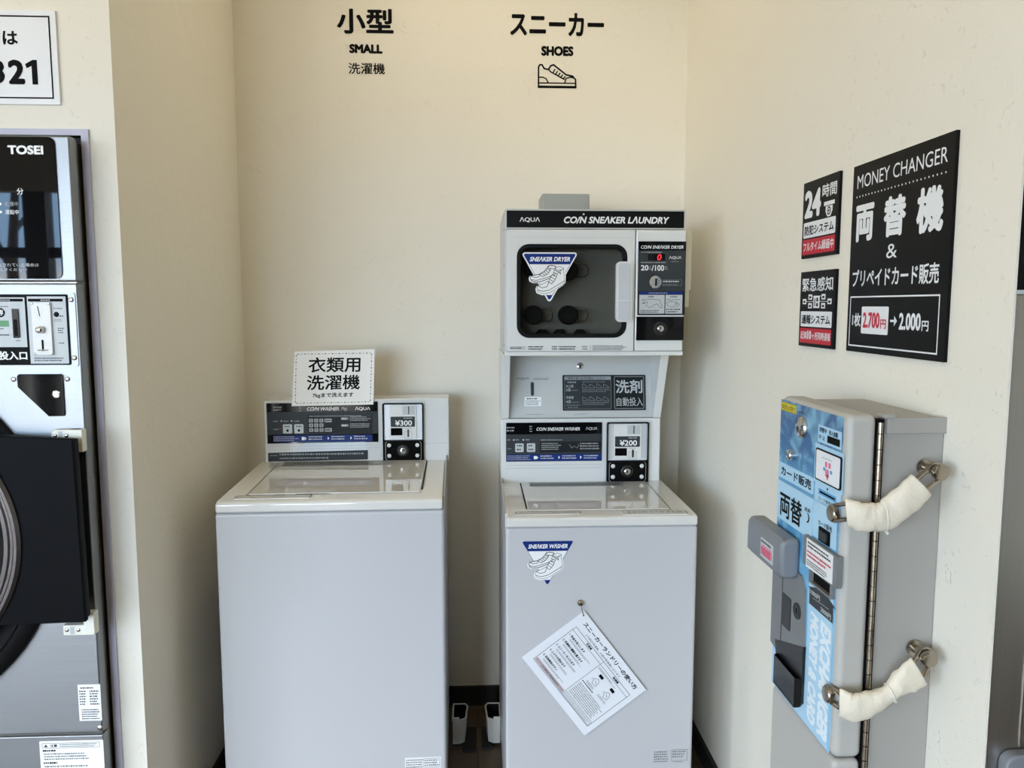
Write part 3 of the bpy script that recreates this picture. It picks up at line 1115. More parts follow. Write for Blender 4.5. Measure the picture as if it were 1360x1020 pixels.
b = B()
aqua(b, FD, .050, .090, Z(1.2195), Z(1.2285), .0006, 'darkgrey', .0)
b.text(FD, 'DISPENSER', .103, .150, Z(1.2195), Z(1.2260), .0006, 'midgrey', .0)
b.line(FD, [(.08, Z(1.113)), (.13, Z(1.113))], .001, .0006, 'midgrey')
b.line(FD, [(.23, Z(1.113)), (.27, Z(1.113))], .001, .0006, 'midgrey')
b.build('lettering', t)
b = B()
b.plate(FD, rrect(.0945, .1035, Z(1.171), Z(1.213), .0045, 5), .0003, .0009, 'darkgrey')
b.frame(FD, .093, .105, Z(1.1695), Z(1.2145), .0012, .0011, 'gprint', .006)
b.build('dispenser_slot', t)
b = B()
b.plate(FD, rrect(.074, .126, Z(1.139), Z(1.167), .001, 2), .0003, .0009, 'wprint')
b.scribble(FD, .082, .118, Z(1.158), Z(1.165), 1, .0012, 'kprint')
b.scribble(FD, .078, .122, Z(1.141), Z(1.157), 3, .0012, 'midgrey')
b.build('slot_label', t)
b = B()
b.lathe(FD.p(.249, Z(1.263), 0), FD.n, [(.0105, 0), (.0105, .002), (.0085, .003), (.0075, .0045), (.006, .005)], 'chrome', 22)
b.rect(FD, .2475, .2505, Z(1.259), Z(1.267), .0054, 'kprint')
b.build('key_lock', t, smooth=True)
b = B()
b.plate(FD, rrect(.193, .453, Z(1.124), Z(1.2345), .003, 3), .0003, .002, 'charcoal')
d = .0024
b.rect(FD, .198, .345, Z(1.128), Z(1.231), d, 'midgrey', .003)
b.rect(FD, .1995, .3435, Z(1.1295), Z(1.219), d + .0003, 'darkgrey')
b.rect(FD, .1995, .3435, Z(1.2195), Z(1.2295), d + .0003, 'gprint')
b.text(FD, 'ご使用の前に必ずお読みください！', .203, .325, Z(1.2205), Z(1.2285), d + .0006, 'charcoal', .01)
b.text(FD, '大人用', .203, .226, Z(1.1955), Z(1.2045), d + .0006, 'ltgrey', .01)
b.text(FD, '2足', .203, .219, Z(1.184), Z(1.193), d + .0006, 'ltgrey', .01)
b.text(FD, '子供用', .203, .226, Z(1.160), Z(1.169), d + .0006, 'ltgrey', .01)
b.text(FD, '4足', .203, .219, Z(1.147), Z(1.156), d + .0006, 'ltgrey', .01)
b.scribble(FD, .208, .236, Z(1.208), Z(1.216), 1, d + .0006, 'gprint')
b.scribble(FD, .222, .246, Z(1.184), Z(1.190), 1, d + .0006, 'midgrey')
b.scribble(FD, .222, .246, Z(1.147), Z(1.153), 1, d + .0006, 'midgrey')
b.scribble(FD, .204, .246, Z(1.131), Z(1.144), 2, d + .0006, 'midgrey', lead=.004)
b.scribble(FD, .254, .340, Z(1.210), Z(1.216), 1, d + .0006, 'midgrey')
for r_, zz in enumerate((1.194, 1.154)):
    for k in range(4):
        x = .255 + k * .022
        pts = [(x, Z(zz)), (x + .016, Z(zz)), (x + .016, Z(zz + .003)), (x + .009, Z(zz + .008)), (x + .004, Z(zz + (.010 if (k + r_) % 2 else .013))), (x, Z(zz + .012))]
        b.line(FD, pts, .0009, d + .0006, 'gprint', True)
    b.scribble(FD, .254, .340, Z(zz - .014), Z(zz - .003), 2, d + .0006, 'midgrey')
b.frame(FD, .3535, .4485, Z(1.128), Z(1.2305), .003, d + .0003, 'midgrey', .003)
b.text(FD, '洗剤', .359, .443, Z(1.177), Z(1.219), d + .0003, 'ltgrey', .02)
b.text(FD, '自動投入', .361, .444, Z(1.137), Z(1.164), d + .0003, 'ltgrey', .005)
b.build('instruction_plate', t)

# ------------------------------------------------------------------ sneaker dryer
t = thing('sneaker_dryer', 'white coin sneaker dryer with dark window on top of the dispenser cabinet', 'dryer', SL)
F3 = front(.19)
b = B()
b.ring(F3, rrect(.005, .506, 1.3105, 1.7125, .002, 5), rrect(.030, .352, 1.352, 1.628, .03, 5), -.10, -.012, 'whitebody')
b.box(.005, .506, .29, .60, 1.3105, 1.7125, 'whitebody')
b.build('cabinet', t, recalc=True)
b = B()
b.plate(F3, rrect(.005, .507, 1.3105, 1.3225, .001, 2), -.012, .002, 'whiteplastic')
b.build('bottom_lip', t, bevel=.002)
b = B()
b.ring(F3, rrect(.008, .507, 1.6605, 1.7135, .002, 4), rrect(.0105, .5025, 1.6635, 1.7095, .001, 4), -.012, .004, 'greyplastic')
b.plate(F3, rrect(.0105, .5025, 1.6635, 1.7095, .001, 3), -.012, .001, 'signblack')
d = .0016
aqua(b, F3, .046, .102, 1.6775, 1.6915, d, 'wprint', .015)
coin_logo(b, F3, 'CO/N SNEΛKER LΛUNDRY', .168, .461, 1.6755, 1.695, d, 'wprint', .035)
b.sheet(F3, disc(.2225, 1.7005, .0025, 10), d, 'wprint')
b.build('name_banner', t)
b = B()
b.ring(F3, rrect(.010, .3655, 1.3235, 1.6585, .004, 5), rrect(.0385, .345, 1.361, 1.6185, .034, 5), -.012, .008, 'white')
door = b.build('door', t, recalc=True, bevel=.002)
b = B()
b.line(F3, [(.03, 1.637), (.35, 1.637)], .001, .0086, 'ltgrey')
b.frame(F3, .020, .060, 1.3295, 1.3365, .0008, .0086, 'kprint')
b.scribble(F3, .022, .058, 1.3305, 1.3355, 1, .0086, 'kprint')
for k in range(2):
    b.scribble(F3, .070 + k * .085, .118 + k * .085, 1.3265, 1.3395, 2, .0086, 'kprint')
    b.scribble(F3, .136 + k * .085, .150 + k * .085, 1.3265, 1.3395, 2, .0086, 'darkgrey')
b.line(F3, [(.244, 1.325), (.244, 1.340)], .0008, .0086, 'kprint')
b.scribble(F3, .250, .345, 1.3255, 1.3405, 4, .0086, 'darkgrey')
b.build('lettering', door)
b = B()
b.ring(F3, rrect(.0385, .345, 1.361, 1.6185, .034, 6), rrect(.049, .334, 1.372, 1.608, .026, 6), -.012, .0088, 'gasket')
b.build('window_gasket', door, recalc=True, bevel=.002)
b = B()
b.plate(F3, rrect(.0475, .3355, 1.3705, 1.6095, .026, 6), .0015, .0035, 'tint')
b.build('window_pane', door)
b = B()
shoe_sticker(b, F3, .0555, 1.5955, .148 / 405, .0040, 'SNEΛKER DRYER', True)
b.build('triangle_sticker', door)
b = B()
b.plate(F3, rrect(.312, .358, 1.405, 1.571, .012, 5), .008, .020, 'whiteplastic')
b.plate(F3, rrect(.318, .352, 1.4085, 1.567, .008, 4), .020, .0225, 'silver')
b.plate(F3, rrect(.318, .352, 1.462, 1.466, .001, 2), .0225, .024, 'whiteplastic')
b.build('handle', door, bevel=.002)
# drum cavity with blowing pegs and their wire loops
b = B()
b.rect(F3, .026, .356, 1.348, 1.632, -.0985, 'cavity')
b.build('drying_chamber', t)
for cx, cz, lp in ((.090, 1.553, 0), (.190, 1.548, 1), (.090, 1.423, 1), (.191, 1.423, 1)):
    b = B()
    b.lathe(F3.p(cx, cz, -.098), F3.n, [(.028, 0), (.028, .02), (.026, .055), (.022, .058)], 'rubber', 24)
    k = b.build('air_peg', t, smooth=True)
    if lp:
        B().tube([F3.p(cx + x, cz + y, -.045) for x, y in ((.02, .017), (.045, .017), (.053, .008), (.053, -.008), (.045, -.016), (.02, -.018))], .0016, 'chrome', 8).build('wire_loop', k, smooth=True)
for cx in (.115, .165, .225):
    B().lathe(F3.p(cx, 1.352, -.07), (0, 0, 1), [(.020, 0), (.018, .020), (.010, .030)], 'rubber', 20).build('air_peg', t, smooth=True)
# control column right of the door
b = B()
b.plate(F3, [(.3685, 1.3235), (.5045, 1.3235), (.5085, 1.6585), (.3685, 1.6585)], -.012, .008, 'white')
b.build('control_column', t, bevel=.004, seg=3)
c = B()
c.plate(F3, rrect(.3745, .5075, 1.424, 1.627, .002, 2), .008, .0105, 'charcoal')
d = .0109
c.rect(F3, .3755, .5065, 1.602, 1.626, d, 'black')
c.rect(F3, .3755, .5065, 1.490, 1.602, d, 'darkgrey')
d += .0003
coin_logo(c, F3, 'CO/N SNEΛKER DRYER', .381, .500, 1.6065, 1.616, d, 'wprint', .014)
c.scribble(F3, .382, .452, 1.594, 1.600, 1, d, 'gprint')
c.scribble(F3, .382, .452, 1.566, 1.572, 1, d, 'gprint')
c.rect(F3, .402, .449, 1.5745, 1.5925, d, 'black')
c.text(F3, '0', .4275, .4385, 1.5755, 1.5915, d + .0003, 'led', .0, .15)
aqua(c, F3, .460, .495, 1.5775, 1.5865, d, 'wprint', .01)
c.scribble(F3, .467, .488, 1.570, 1.573, 1, d, 'gprint')
c.text(F3, '20', .382, .403, 1.547, 1.562, d, 'wprint', .02)
c.text(F3, '/100', .412, .447, 1.546, 1.562, d, 'wprint', .02)
c.scribble(F3, .404, .412, 1.548, 1.560, 2, d, 'gprint')
c.scribble(F3, .449, .457, 1.548, 1.560, 2, d, 'gprint')
c.frame(F3, .443, .497, 1.505, 1.522, .0008, d, 'midgrey')
c.scribble(F3, .445, .494, 1.513, 1.521, 1, d, 'ltgrey')
c.scribble(F3, .445, .494, 1.506, 1.511, 1, d, 'midgrey')
c.rect(F3, .379, .500, 1.4815, 1.4885, d, 'navy')
c.scribble(F3, .405, .47, 1.4825, 1.4875, 1, d + .0003, 'gprint')
c.rect(F3, .379, .450, 1.428, 1.480, d, 'ltgrey')
c.rect(F3, .4525, .500, 1.428, 1.480, d, 'ltgrey')
c.scribble(F3, .403, .424, 1.472, 1.478, 1, d + .0003, 'kprint')
c.scribble(F3, .466, .486, 1.472, 1.478, 1, d + .0003, 'kprint')
c.scribble(F3, .455, .496, 1.464, 1.469, 1, d + .0003, 'midgrey')
c.scribble(F3, .382, .447, 1.430, 1.439, 2, d + .0003, 'darkgrey')
c.scribble(F3, .455, .496, 1.430, 1.443, 2, d + .0003, 'darkgrey')
c.line(F3, [(.386, 1.466), (.410, 1.468), (.436, 1.466), (.444, 1.445), (.438, 1.444), (.430, 1.455), (.420, 1.452), (.410, 1.444), (.398, 1.450), (.402, 1.460)], .001, d + .0003, 'darkgrey', True)
c.rect(F3, .387, .396, 1.4565, 1.4585, d + .0003, 'kprint')
c.line(F3, [(.456, 1.458), (.466, 1.462), (.482, 1.460), (.492, 1.454), (.488, 1.448), (.470, 1.447), (.458, 1.450)], .001, d + .0003, 'darkgrey', True)
c.sheet(F3, disc(.482, 1.455, .004, 10), d + .0003, 'gprint')
cp = c.build('control_panel', t)
b = B()
b.lathe(F3.p(.4235, 1.515, .0105), F3.n, [(.0175, 0), (.0175, .0015), (.016, .003), (.010, .003), (.009, .0012)], 'chrome', 28)
b.plate(F3, rrect(.4225, .4275, 1.505, 1.525, .002, 3), .0118, .0125, 'kprint')
b.build('coin_slot', cp, smooth=True)
b = B()
b.plate(F3, rrect(.3715, .5055, 1.3535, 1.4195, .002, 2), .008, .014, 'black')
cdoor = b.build('cash_door', t, bevel=.0015)
b = B()
b.lathe(F3.p(.4385, 1.3865, .014), F3.n, [(.019, 0), (.019, .0025), (.0155, .003), (.014, .0015)], 'blackmat', 28)
b.lathe(F3.p(.4385, 1.3865, .015), F3.n, [(.0085, 0), (.0085, .005), (.007, .006), (.005, .0062)], 'chrome', 22)
b.rect(F3, .4375, .4395, 1.3835, 1.3895, .0216, 'kprint')
b.build('lock', cdoor, smooth=True)
b = B()
b.box(.130, .277, .45, .58, 1.7125, 1.793, 'duct')
b.build('exhaust_duct', t, bevel=.004)
b = B()
b.plate(F3, rrect(.5065, .5575, 1.495, 1.669, .006, 3), -.25, -.11, 'cream')
b.plate(F3, rrect(.5065, .553, 1.446, 1.497, .004, 3), -.25, -.112, 'cream')
b.build('side_cover', t, bevel=.003)
for z in (1.66, 1.56, 1.34, 1.318):
    B().screw((.005, .215, z), (-1, 0, 0), .004).build('screw', t, smooth=True)

# ------------------------------------------------------------------ bins and pads between the washers
def open_bin(name, label, sgn, x, y, group):
    """half-octagon open white bin whose flat back leans on the washer; sgn points away from that washer"""
    tt = thing(name, label, 'bin', (x, y, 0), 0, group)
    top = Fr((0, 0, 0), (sgn, 0, 0), (0, 1, 0), (0, 0, sgn))
    outl = [(0, -.052), (.024, -.052), (.042, -.040), (.048, .036), (.040, .052), (0, .052)]
    inn = [(.003, -.048), (.0225, -.048), (.0385, -.037), (.044, .034), (.0375, .048), (.003, .048)]
    b = B()
    n = len(outl)
    vs, fs = [], []
    for poly, z, sc in ((outl, .012, .92), (outl, .096, 1.0)):
        for a, e in poly:
            vs.append((sgn * a * sc, e * sc, z))
    for i in range(n):
        j = (i + 1) % n
        fs.append((i, j, n + j, n + i))
    fs += [tuple(range(n))]
    b.add(vs, fs, 'binwhite')
    vs, fs = [], []
    for poly, z, sc in ((inn, .096, 1.0), (inn, .018, .92)):
        for a, e in poly:
            vs.append((sgn * a * sc, e * sc, z))
    fs = [(i, (i + 1) % n, n + (i + 1) % n, n + i) for i in range(n)] + [tuple(range(n, 2 * n))]
    b.add(vs, fs, 'blackmat')
    b.build('bin_body', tt, recalc=True)
    r_ = B()
    r_.tube([(sgn * a, e, .096) for a, e in outl], .0028, 'binwhite', 8, True)
    r_.build('bin_rim', tt, smooth=True)
    B().box(min(0, sgn * .022), max(0, sgn * .022), -.0545, -.050, .080, .106, 'binwhite').build('bin_tab', tt, bevel=.001)
    q = B()
    q.box(min(0, sgn * .030), max(0, sgn * .030), -.04, .04, 0, .013, 'rubber')
    q.build('bin_foot', tt)
    return tt


open_bin('plastic_bin', 'open white plastic bin on the floor against the clothes washer', 1, -0.0825, 2.453, 'white bins between the washers')
open_bin('plastic_bin', 'open white plastic bin on the floor against the sneaker washer', -1, 0.0735, 2.453, 'white bins between the washers')
tag(B().box(-0.050, -0.005, 2.375, 2.515, 0, .008, 'rubber').build('rubber_mat', bevel=.001), 'black rubber mat on the floor beside the bin at the clothes washer', 'mat', 'black floor mats')
tag(B().box(0.012, 0.048, 2.385, 2.515, 0, .008, 'rubber').build('rubber_mat', bevel=.001), 'black rubber mat on the floor beside the bin at the sneaker washer', 'mat', 'black floor mats')

# ------------------------------------------------------------------ stainless tumble dryer in the left wall
t = thing('tumble_dryer', 'large stainless tumble dryer built into the wall under the phone number sign', 'dryer', (-1.367, 1.73, 0))
TX = -1.367


def X(x): return x - TX


FT = front(0.0)
b = B()
b.box(X(-1.867), X(-.8745), .012, .75, .02, 1.806, 'steelside')
b.build('cabinet', t)
b = B()
b.box(X(-1.867), X(-.8725), .018, .045, .02, 1.808, 'steelside')
b.build('front_flange', t, bevel=.003)
b = B()
b.box(X(-1.925), X(-.8695), .078, .088, 0, 1.8235, 'rubber')  # added black sheet, stands in for the shade in the gap round the dryer
b.build('gap_shade_sheet', t)
# upper fascia with the black display glass
b = B()
b.box(X(-1.867), X(-.867), 0, .03, 1.502, 1.812, 'steel')
b.build('upper_fascia', t, bevel=.005, seg=3)
b = B()
b.plate(FT, rrect(X(-1.75), X(-.897), 1.508, 1.808, .014, 5), 0, .003, 'display')
d = .0034
b.text(FT, 'TOSEI', X(-.995), X(-.921), 1.771, 1.790, d, 'wprint', .045)
b.text(FT, '分', X(-.9815), X(-.9675), 1.687, 1.7005, d, 'wprint', .01)
for zz in (1.667, 1.650):
    b.sheet(FT, disc(X(-1.0175), zz, .003, 12), d, 'wprint')
b.text(FT, '乾燥中', X(-1.008), X(-.980), 1.662, 1.672, d, 'gprint', .0)
b.text(FT, '運転中', X(-1.008), X(-.980), 1.645, 1.655, d, 'wprint', .0)
b.text(FT, '運転が禁止されている場合は', X(-1.07), X(-.945), 1.534, 1.5415, d, 'ltgrey', .0)
b.text(FT, '硬貨をおぬきください', X(-1.07), X(-.970), 1.5245, 1.531, d, 'ltgrey', .0)
b.build('display_panel', t)
# coin panel
b = B()
b.box(X(-1.867), X(-.868), 0, .03, .466, 1.4985, 'steel')
b.build('main_fascia', t, bevel=.004, seg=3)
b = B()
b.plate(FT, rrect(X(-1.40), X(-.8735), 1.3165, 1.4785, .006, 4), 0, .002, 'steel')
b.plate(FT, rrect(X(-1.38), X(-.8885), 1.3205, 1.4745, .003, 3), .002, .0035, 'kprint')
d = .0039
b.rect(FT, X(-1.20), X(-.9795), 1.360, 1.468, d, 'ltgrey')
b.rect(FT, X(-.9745), X(-.8925), 1.3235, 1.470, d, 'ltgrey')
b.rect(FT, X(-1.19), X(-.983), 1.459, 1.465, d + .0003, 'kprint')
b.scribble(FT, X(-1.06), X(-1.01), 1.4605, 1.4635, 1, d + .0006, 'wprint')
b.rect(FT, X(-.972), X(-.8985), 1.459, 1.465, d + .0003, 'kprint')
b.scribble(FT, X(-.945), X(-.925), 1.4605, 1.4635, 1, d + .0006, 'wprint')
b.sheet(FT, disc(X(-1.032), 1.435, .010, 20), d + .0003, 'kprint')
b.text(FT, '専', X(-1.0385), X(-1.0255), 1.429, 1.4415, d + .0006, 'wprint', .01)
b.scribble(FT, X(-1.04), X(-1.015), 1.446, 1.450, 1, d + .0003, 'kprint')
b.rect(FT, X(-1.06), X(-1.0155), 1.4045, 1.418, d + .0003, 'green')
b.scribble(FT, X(-1.05), X(-1.02), 1.398, 1.402, 1, d + .0003, 'kprint')
b.scribble(FT, X(-1.05), X(-1.015), 1.384, 1.389, 1, d + .0003, 'kprint')
b.scribble(FT, X(-1.003), X(-.990), 1.372, 1.376, 1, d + .0003, 'kprint')
b.text(FT, '投入口', X(-1.041), X(-.981), 1.332, 1.351, d + .0003, 'wprint', .03)
b.sheet(FT, disc(X(-.9135), 1.431, .0058, 16), d + .0003, 'kprint')
b.scribble(FT, X(-.9195), X(-.899), 1.441, 1.447, 1, d + .0003, 'midgrey')
b.scribble(FT, X(-.907), X(-.899), 1.425, 1.430, 1, d + .0003, 'kprint')
b.scribble(FT, X(-.9195), X(-.899), 1.415, 1.422, 2, d + .0003, 'midgrey')
b.scribble(FT, X(-.912), X(-.899), 1.389, 1.403, 3, d + .0003, 'darkgrey')
b.scribble(FT, X(-.912), X(-.899), 1.366, 1.371, 1, d + .0003, 'darkgrey')
b.scribble(FT, X(-.966), X(-.8955), 1.328, 1.338, 2, d + .0003, 'darkgrey')
cpn = b.build('coin_panel', t)
for zz in (1.463, 1.336):
    B().screw(FT.p(X(-.8815), zz, .002), FT.n, .0055).build('screw', cpn, smooth=True)
b = B()
b.plate(FT, rrect(X(-1.0065), X(-.9935), 1.380, 1.4435, .001, 2), .0035, .007, 'black')
b.plate(FT, rrect(X(-1.0035), X(-.9965), 1.385, 1.420, .001, 2), .007, .008, 'kprint')
b.build('card_slot', cpn)
b = B()
b.plate(FT, rrect(X(-.9645), X(-.9235), 1.3425, 1.4575, .001, 2), .0035, .009, 'whiteplastic')
mech = b.build('coin_mechanism', cpn, bevel=.001)
b = B()
b.line(FT, [(X(-.950), 1.4485), (X(-.9465), 1.4275)], .0016, .0095, 'kprint')
for k in range(8):
    an = k * PI / 4 + .3
    b.line(FT, [(X(-.948) + .006 * math.cos(an), 1.438 + .006 * math.sin(an)), (X(-.948) + .010 * math.cos(an), 1.438 + .010 * math.sin(an))], .0004, .0094, 'gprint')
b.build('coin_slot', mech)
B().lathe(FT.p(X(-.9455), 1.398, .009), FT.n, [(.008, 0), (.008, .006), (.007, .010), (.004, .012)], 'chrome', 20).build('return_button', mech, smooth=True)
b = B()
b.rect(FT, X(-.946), X(-.9415), 1.3515, 1.376, .0095, 'kprint')
b.tube([FT.p(X(-.955), 1.3535, .010), FT.p(X(-.950), 1.354, .017), FT.p(X(-.938), 1.354, .017), FT.p(X(-.933), 1.3535, .010)], .0012, 'chrome', 8)
b.build('return_slot', mech)
for dx in (-.9615, -.9265):
    for zz in (1.3455, 1.4545):
        B().screw(FT.p(X(dx), zz, .009), FT.n, .0025).build('screw', mech, smooth=True)
# black coin pocket
b = B()
b.plate(FT, [(X(-1.007), 1.296), (X(-1.003), 1.3005), (X(-.9115), 1.3005), (X(-.9085), 1.297), (X(-.9085), 1.210), (X(-.911), 1.207), (X(-.944), 1.2065), (X(-1.007), 1.272)], 0, .003, 'black')
pk = b.build('coin_pocket', t, bevel=.001)
b = B()
b.lathe(FT.p(X(-.924), 1.256, .003), FT.n, [(.0085, 0), (.0085, .002), (.0068, .0025), (.0065, .001), (.005, .001), (.0045, .004)], 'chrome', 24)
b.build('lock', pk, smooth=True)
for dx in (-1.0155, -.9005):
    B().screw(FT.p(X(dx), 1.289, 0), FT.n, .0055).build('screw', t, smooth=True)
# round door: black gasket ring on the fascia, hinged black door slab in front of it
DCX, DCZ = -1.362, .925
RCX, RCZ = -1.288, .944
b = B()
b.lathe(FT.p(X(DCX), DCZ, 0), FT.n, [(.417, 0), (.417, .012), (.405, .022), (.385, .024), (.378, .014)], 'gasket', 96)
b.build('door_gasket', t, smooth=True)
b = B()
zc = .9625
arc = [(X(DCX) + .36 * math.cos(math.radians(a)), zc + .36 * math.sin(math.radians(a))) for a in range(36, 325, 6)]
poly = [(X(-.8615), zc + .2035)] + arc + [(X(-.8515), zc - .2055)]
b.plate(FT, [(X(-.8665), 1.165)] + arc + [(X(-.8605), .757)], .046, .060, 'doorblack')
b.plate(FT, [(X(-.8705), 1.162)] + arc + [(X(-.8655), .760)], .026, .046, 'gasket')
do = b.build('door', t, bevel=.003)
b = B()
b.lathe(FT.p(X(RCX), RCZ, .060), FT.n, [(.302, 0), (.302, .004), (.296, .010), (.290, .010), (.284, .003), (.279, .003), (.276, .007), (.270, .007), (.268, .002)], 'ringgrey', 120)
b.build('window_ring', do, smooth=True)
b = B()
b.lathe(FT.p(X(RCX), RCZ, .060), FT.n, [(.268, 0), (.262, .004), (.20, .012), (.08, .015)], 'smoke', 96)
b.build('window_glass', do, smooth=True)
# ivory hinges
for (z0_, up) in ((1.155, 1), (.733, -1)):
    b = B()
    xa, xb, xc = X(-.9335), X(-.896), X(-.866)
    if up > 0:
        poly = [(xa, z0_), (xc - .006, z0_), (xc - .006, z0_ + .024), (xa + .008, z0_ + .024), (xa, z0_ + .018)]
        leg = [(xb, z0_ - .026), (xc, z0_ - .026), (xc, z0_ + .024), (xb, z0_ + .024)]
    else:
        poly = [(xa, z0_ - .024), (xc - .002, z0_ - .024), (xc - .002, z0_), (xa, z0_)]
        leg = [(xb + .010, z0_ - .022), (xc + .004, z0_ - .022), (xc + .004, z0_ + .030), (xb + .010, z0_ + .030)]
    b.plate(FT, poly, 0, .018, 'ivory')
    b.plate(FT, leg, 0, .020 if up > 0 else .022, 'ivory')
    hg = b.build('hinge', t, bevel=.002)
    s = B()
    s.rect(FT, xa + .016, xa + .025, z0_ + (.003 if up > 0 else -.021), z0_ + (.021 if up > 0 else -.003), .0185, 'ltgrey')
    s.build('hinge_slot', hg)
    for dx in (.009, .034):
        B().screw(FT.p(xa + dx, z0_ + .011 * up, .018 if dx < .02 or up < 0 else .020), FT.n, .0042).build('screw', hg, smooth=True)
b = B()
b.plate(FT, rrect(X(-.918), X(-.8675), .4965, .584, .001, 2), 0, .0007, 'wprint')
b.scribble(FT, X(-.912), X(-.873), .573, .579, 1, .0011, 'kprint')
b.scribble(FT, X(-.915), X(-.900), .534, .571, 6, .0011, 'darkgrey')
b.scribble(FT, X(-.892), X(-.871), .534, .571, 6, .0011, 'darkgrey')
b.scribble(FT, X(-.912), X(-.872), .499, .526, 5, .0011, 'darkgrey')
b.build('rating_label', t)
B().screw(FT.p(X(-.8725), .4785, 0), FT.n, .0065).build('screw', t, smooth=True)
b = B()
b.box(X(-1.867), X(-.868), .001, .03, .02, .4605, 'steel')
lw = b.build('lower_panel', t, bevel=.003)
b = B()
b.plate(FT, rrect(X(-1.012), X(-.868), .28, .449, .002, 2), -.001, .0004, 'wprint')
b.frame(FT, X(-1.006), X(-.876), .432, .444, .0008, .0008, 'darkgrey')
b.sheet(FT, [(X(-1.002), .4345), (X(-.993), .4345), (X(-.9975), .4415)], .0008, 'darkgrey')
b.text(FT, '注意', X(-.988), X(-.972), .4345, .4415, .0008, 'kprint', .02)
b.scribble(FT, X(-.966), X(-.878), .4335, .4425, 2, .0008, 'midgrey')
b.scribble(FT, X(-1.005), X(-.972), .423, .429, 1, .0008, 'kprint', .8)
b.scribble(FT, X(-1.003), X(-.885), .402, .421, 3, .0008, 'midgrey')
b.scribble(FT, X(-1.005), X(-.972), .393, .399, 1, .0008, 'kprint', .8)
b.scribble(FT, X(-1.003), X(-.875), .30, .391, 12, .0008, 'midgrey')
b.build('caution_label', lw)
for z in (1.45, 1.30, 1.06):
    B().screw((X(-.8725), .032, z), (1, 0, 0), .004).build('screw', t, smooth=True)
for x in (-1.82, -.92):
    for y in (.12, .68):
        B().cyl((X(x), y, 0), (X(x), y, .022), .025, 'rubber').build('foot', t)

# ------------------------------------------------------------------ stainless machine at the right end of the alcove wall
t = thing('stainless_washer', 'stainless machine with a black top fascia beyond the right alcove wall', 'washing machine', (0.7255, 1.006, 0))
FM = front(0.0)
b = B()
b.box(.031, .90, .042, .72, .02, 2.24, 'steelside')
b.build('cabinet', t)
b = B()
b.box(0, .90, .001, .038, .02, 1.4655, 'steelv')
b.build('front_panel', t, bevel=.002)
b = B()
b.box(0, .90, .001, .038, 1.4710, 2.24, 'black')
b.build('top_fascia', t, bevel=.0015)
b = B()
b.box(0, .90, 0, .036, 1.4655, 1.4710, 'ltgrey')
b.build('fascia_strip', t)
b = B()
b.plate(FM, rrect(.0185, .86, .15, .819, .018, 6), -.002, .018, 'hood')
b.build('door', t, bevel=.004)
b = B()
b.plate(FM, [(.0480, .822), (.0500, .822), (.0500, 1.455), (.0480, 1.455)], -.002, .001, 'chrome')
b.build('panel_seam', t)
b = B()
b.box(.05, .86, .05, .65, 0, .021, 'rubber')
b.build('plinth', t)

# ------------------------------------------------------------------ money changer on the right wall
CX0, CY1, CY0, CZ0, CZ1 = .565, 1.390, 1.135, .730, 1.2845
t = thing('money_changer', 'tall grey money changer with blue water print front on the right wall', 'money changer', (0, 0, 0))
FX = side(CX0, 0.0)


def fx(y): return -y


b = B()
b.box(.624, XR, CY0 + .004, CY1 - .002, CZ0 - .62, CZ1 - .007, 'chgrey2')
b.build('rear_case', t, bevel=.003)
b = B()
b.box(.628, XR, CY0 - .001, CY0 + .006, CZ1 - .030, CZ1 - .005, 'chgrey2')
b.box(.622, .64, CY0 - .004, CY0 + .02, CZ1 - .006, CZ1 + .001, 'chgrey2')
b.build('case_cap', t, bevel=.0015)
b = B()
b.box(CX0, .612, CY0 - .004, CY1, CZ0, CZ1, 'chgrey')
dr = b.build('front_door', t, bevel=.012, seg=5)
b = B()
b.cyl((.617, CY0 - .001, CZ0 - .62), (.617, CY0 - .001, CZ1 - .012), .0042, 'nickel', n=12)
for k in range(26):
    z = CZ1 - .03 - k * .024
    b.cyl((.617, CY0 - .001, z), (.617, CY0 - .001, z + .001), .0046, 'kprint', n=12)
b.box(.6115, .6245, CY0 + .001, CY0 + .02, CZ0 - .62, CZ1 - .008, 'kprint')
b.build('piano_hinge', t)
b = B()
b.box(CX0 + .001, .612, CY0 - .002, CY1 - .001, .11, CZ0 - .003, 'chgrey')
b.build('lower_door', t, bevel=.010, seg=4)
# printed front sheet
b = B()
b.plate(FX, rrect(fx(CY1 - .003), fx(CY0 + .010), CZ0 + .002, CZ1 - .006, .003, 3), 0, .0006, 'water')
d = .0010
b.rect(FX, fx(1.229), fx(1.147), 1.227, 1.2555, d, 'paleblue')
b.rect(FX, fx(1.2385), fx(1.1365), 1.158, 1.2235, d, 'paleblue', .004)
b.rect(FX, fx(1.233), fx(1.141), 1.128, 1.158, d, 'paleblue')
b.rect(FX, fx(1.236), fx(1.150), 1.066, 1.129, d, 'paleblue')
b.sheet(FX, [(fx(1.385), .735), (fx(1.15), .735), (fx(1.15), .985), (fx(1.24), .985), (fx(1.24), .80), (fx(1.385), .80)], d, 'paleblue')
d += .0003
b.text(FX, '両替中', fx(1.224), fx(1.198), 1.2440, 1.2525, d, 'kprint', .02)
b.text(FX, '投入金額', fx(1.190), fx(1.160), 1.2440, 1.2525, d, 'kprint', .02)
b.rect(FX, fx(1.195), fx(1.152), 1.231, 1.2425, d, 'kprint')
b.text(FX, '中 止', fx(1.225), fx(1.203), 1.232, 1.240, d, 'kprint', .01)
b.text(FX, 'カード販売中', fx(1.218), fx(1.166), 1.1315, 1.1385, d, 'kprint', .0)
b.text(FX, 'カード販売', fx(1.215), fx(1.166), 1.0905, 1.0995, d, 'kprint', .015)
b.sheet(FX, [(fx(1.191), 1.1575), (fx(1.184), 1.1575), (fx(1.1875), 1.1525)], d, 'kprint')
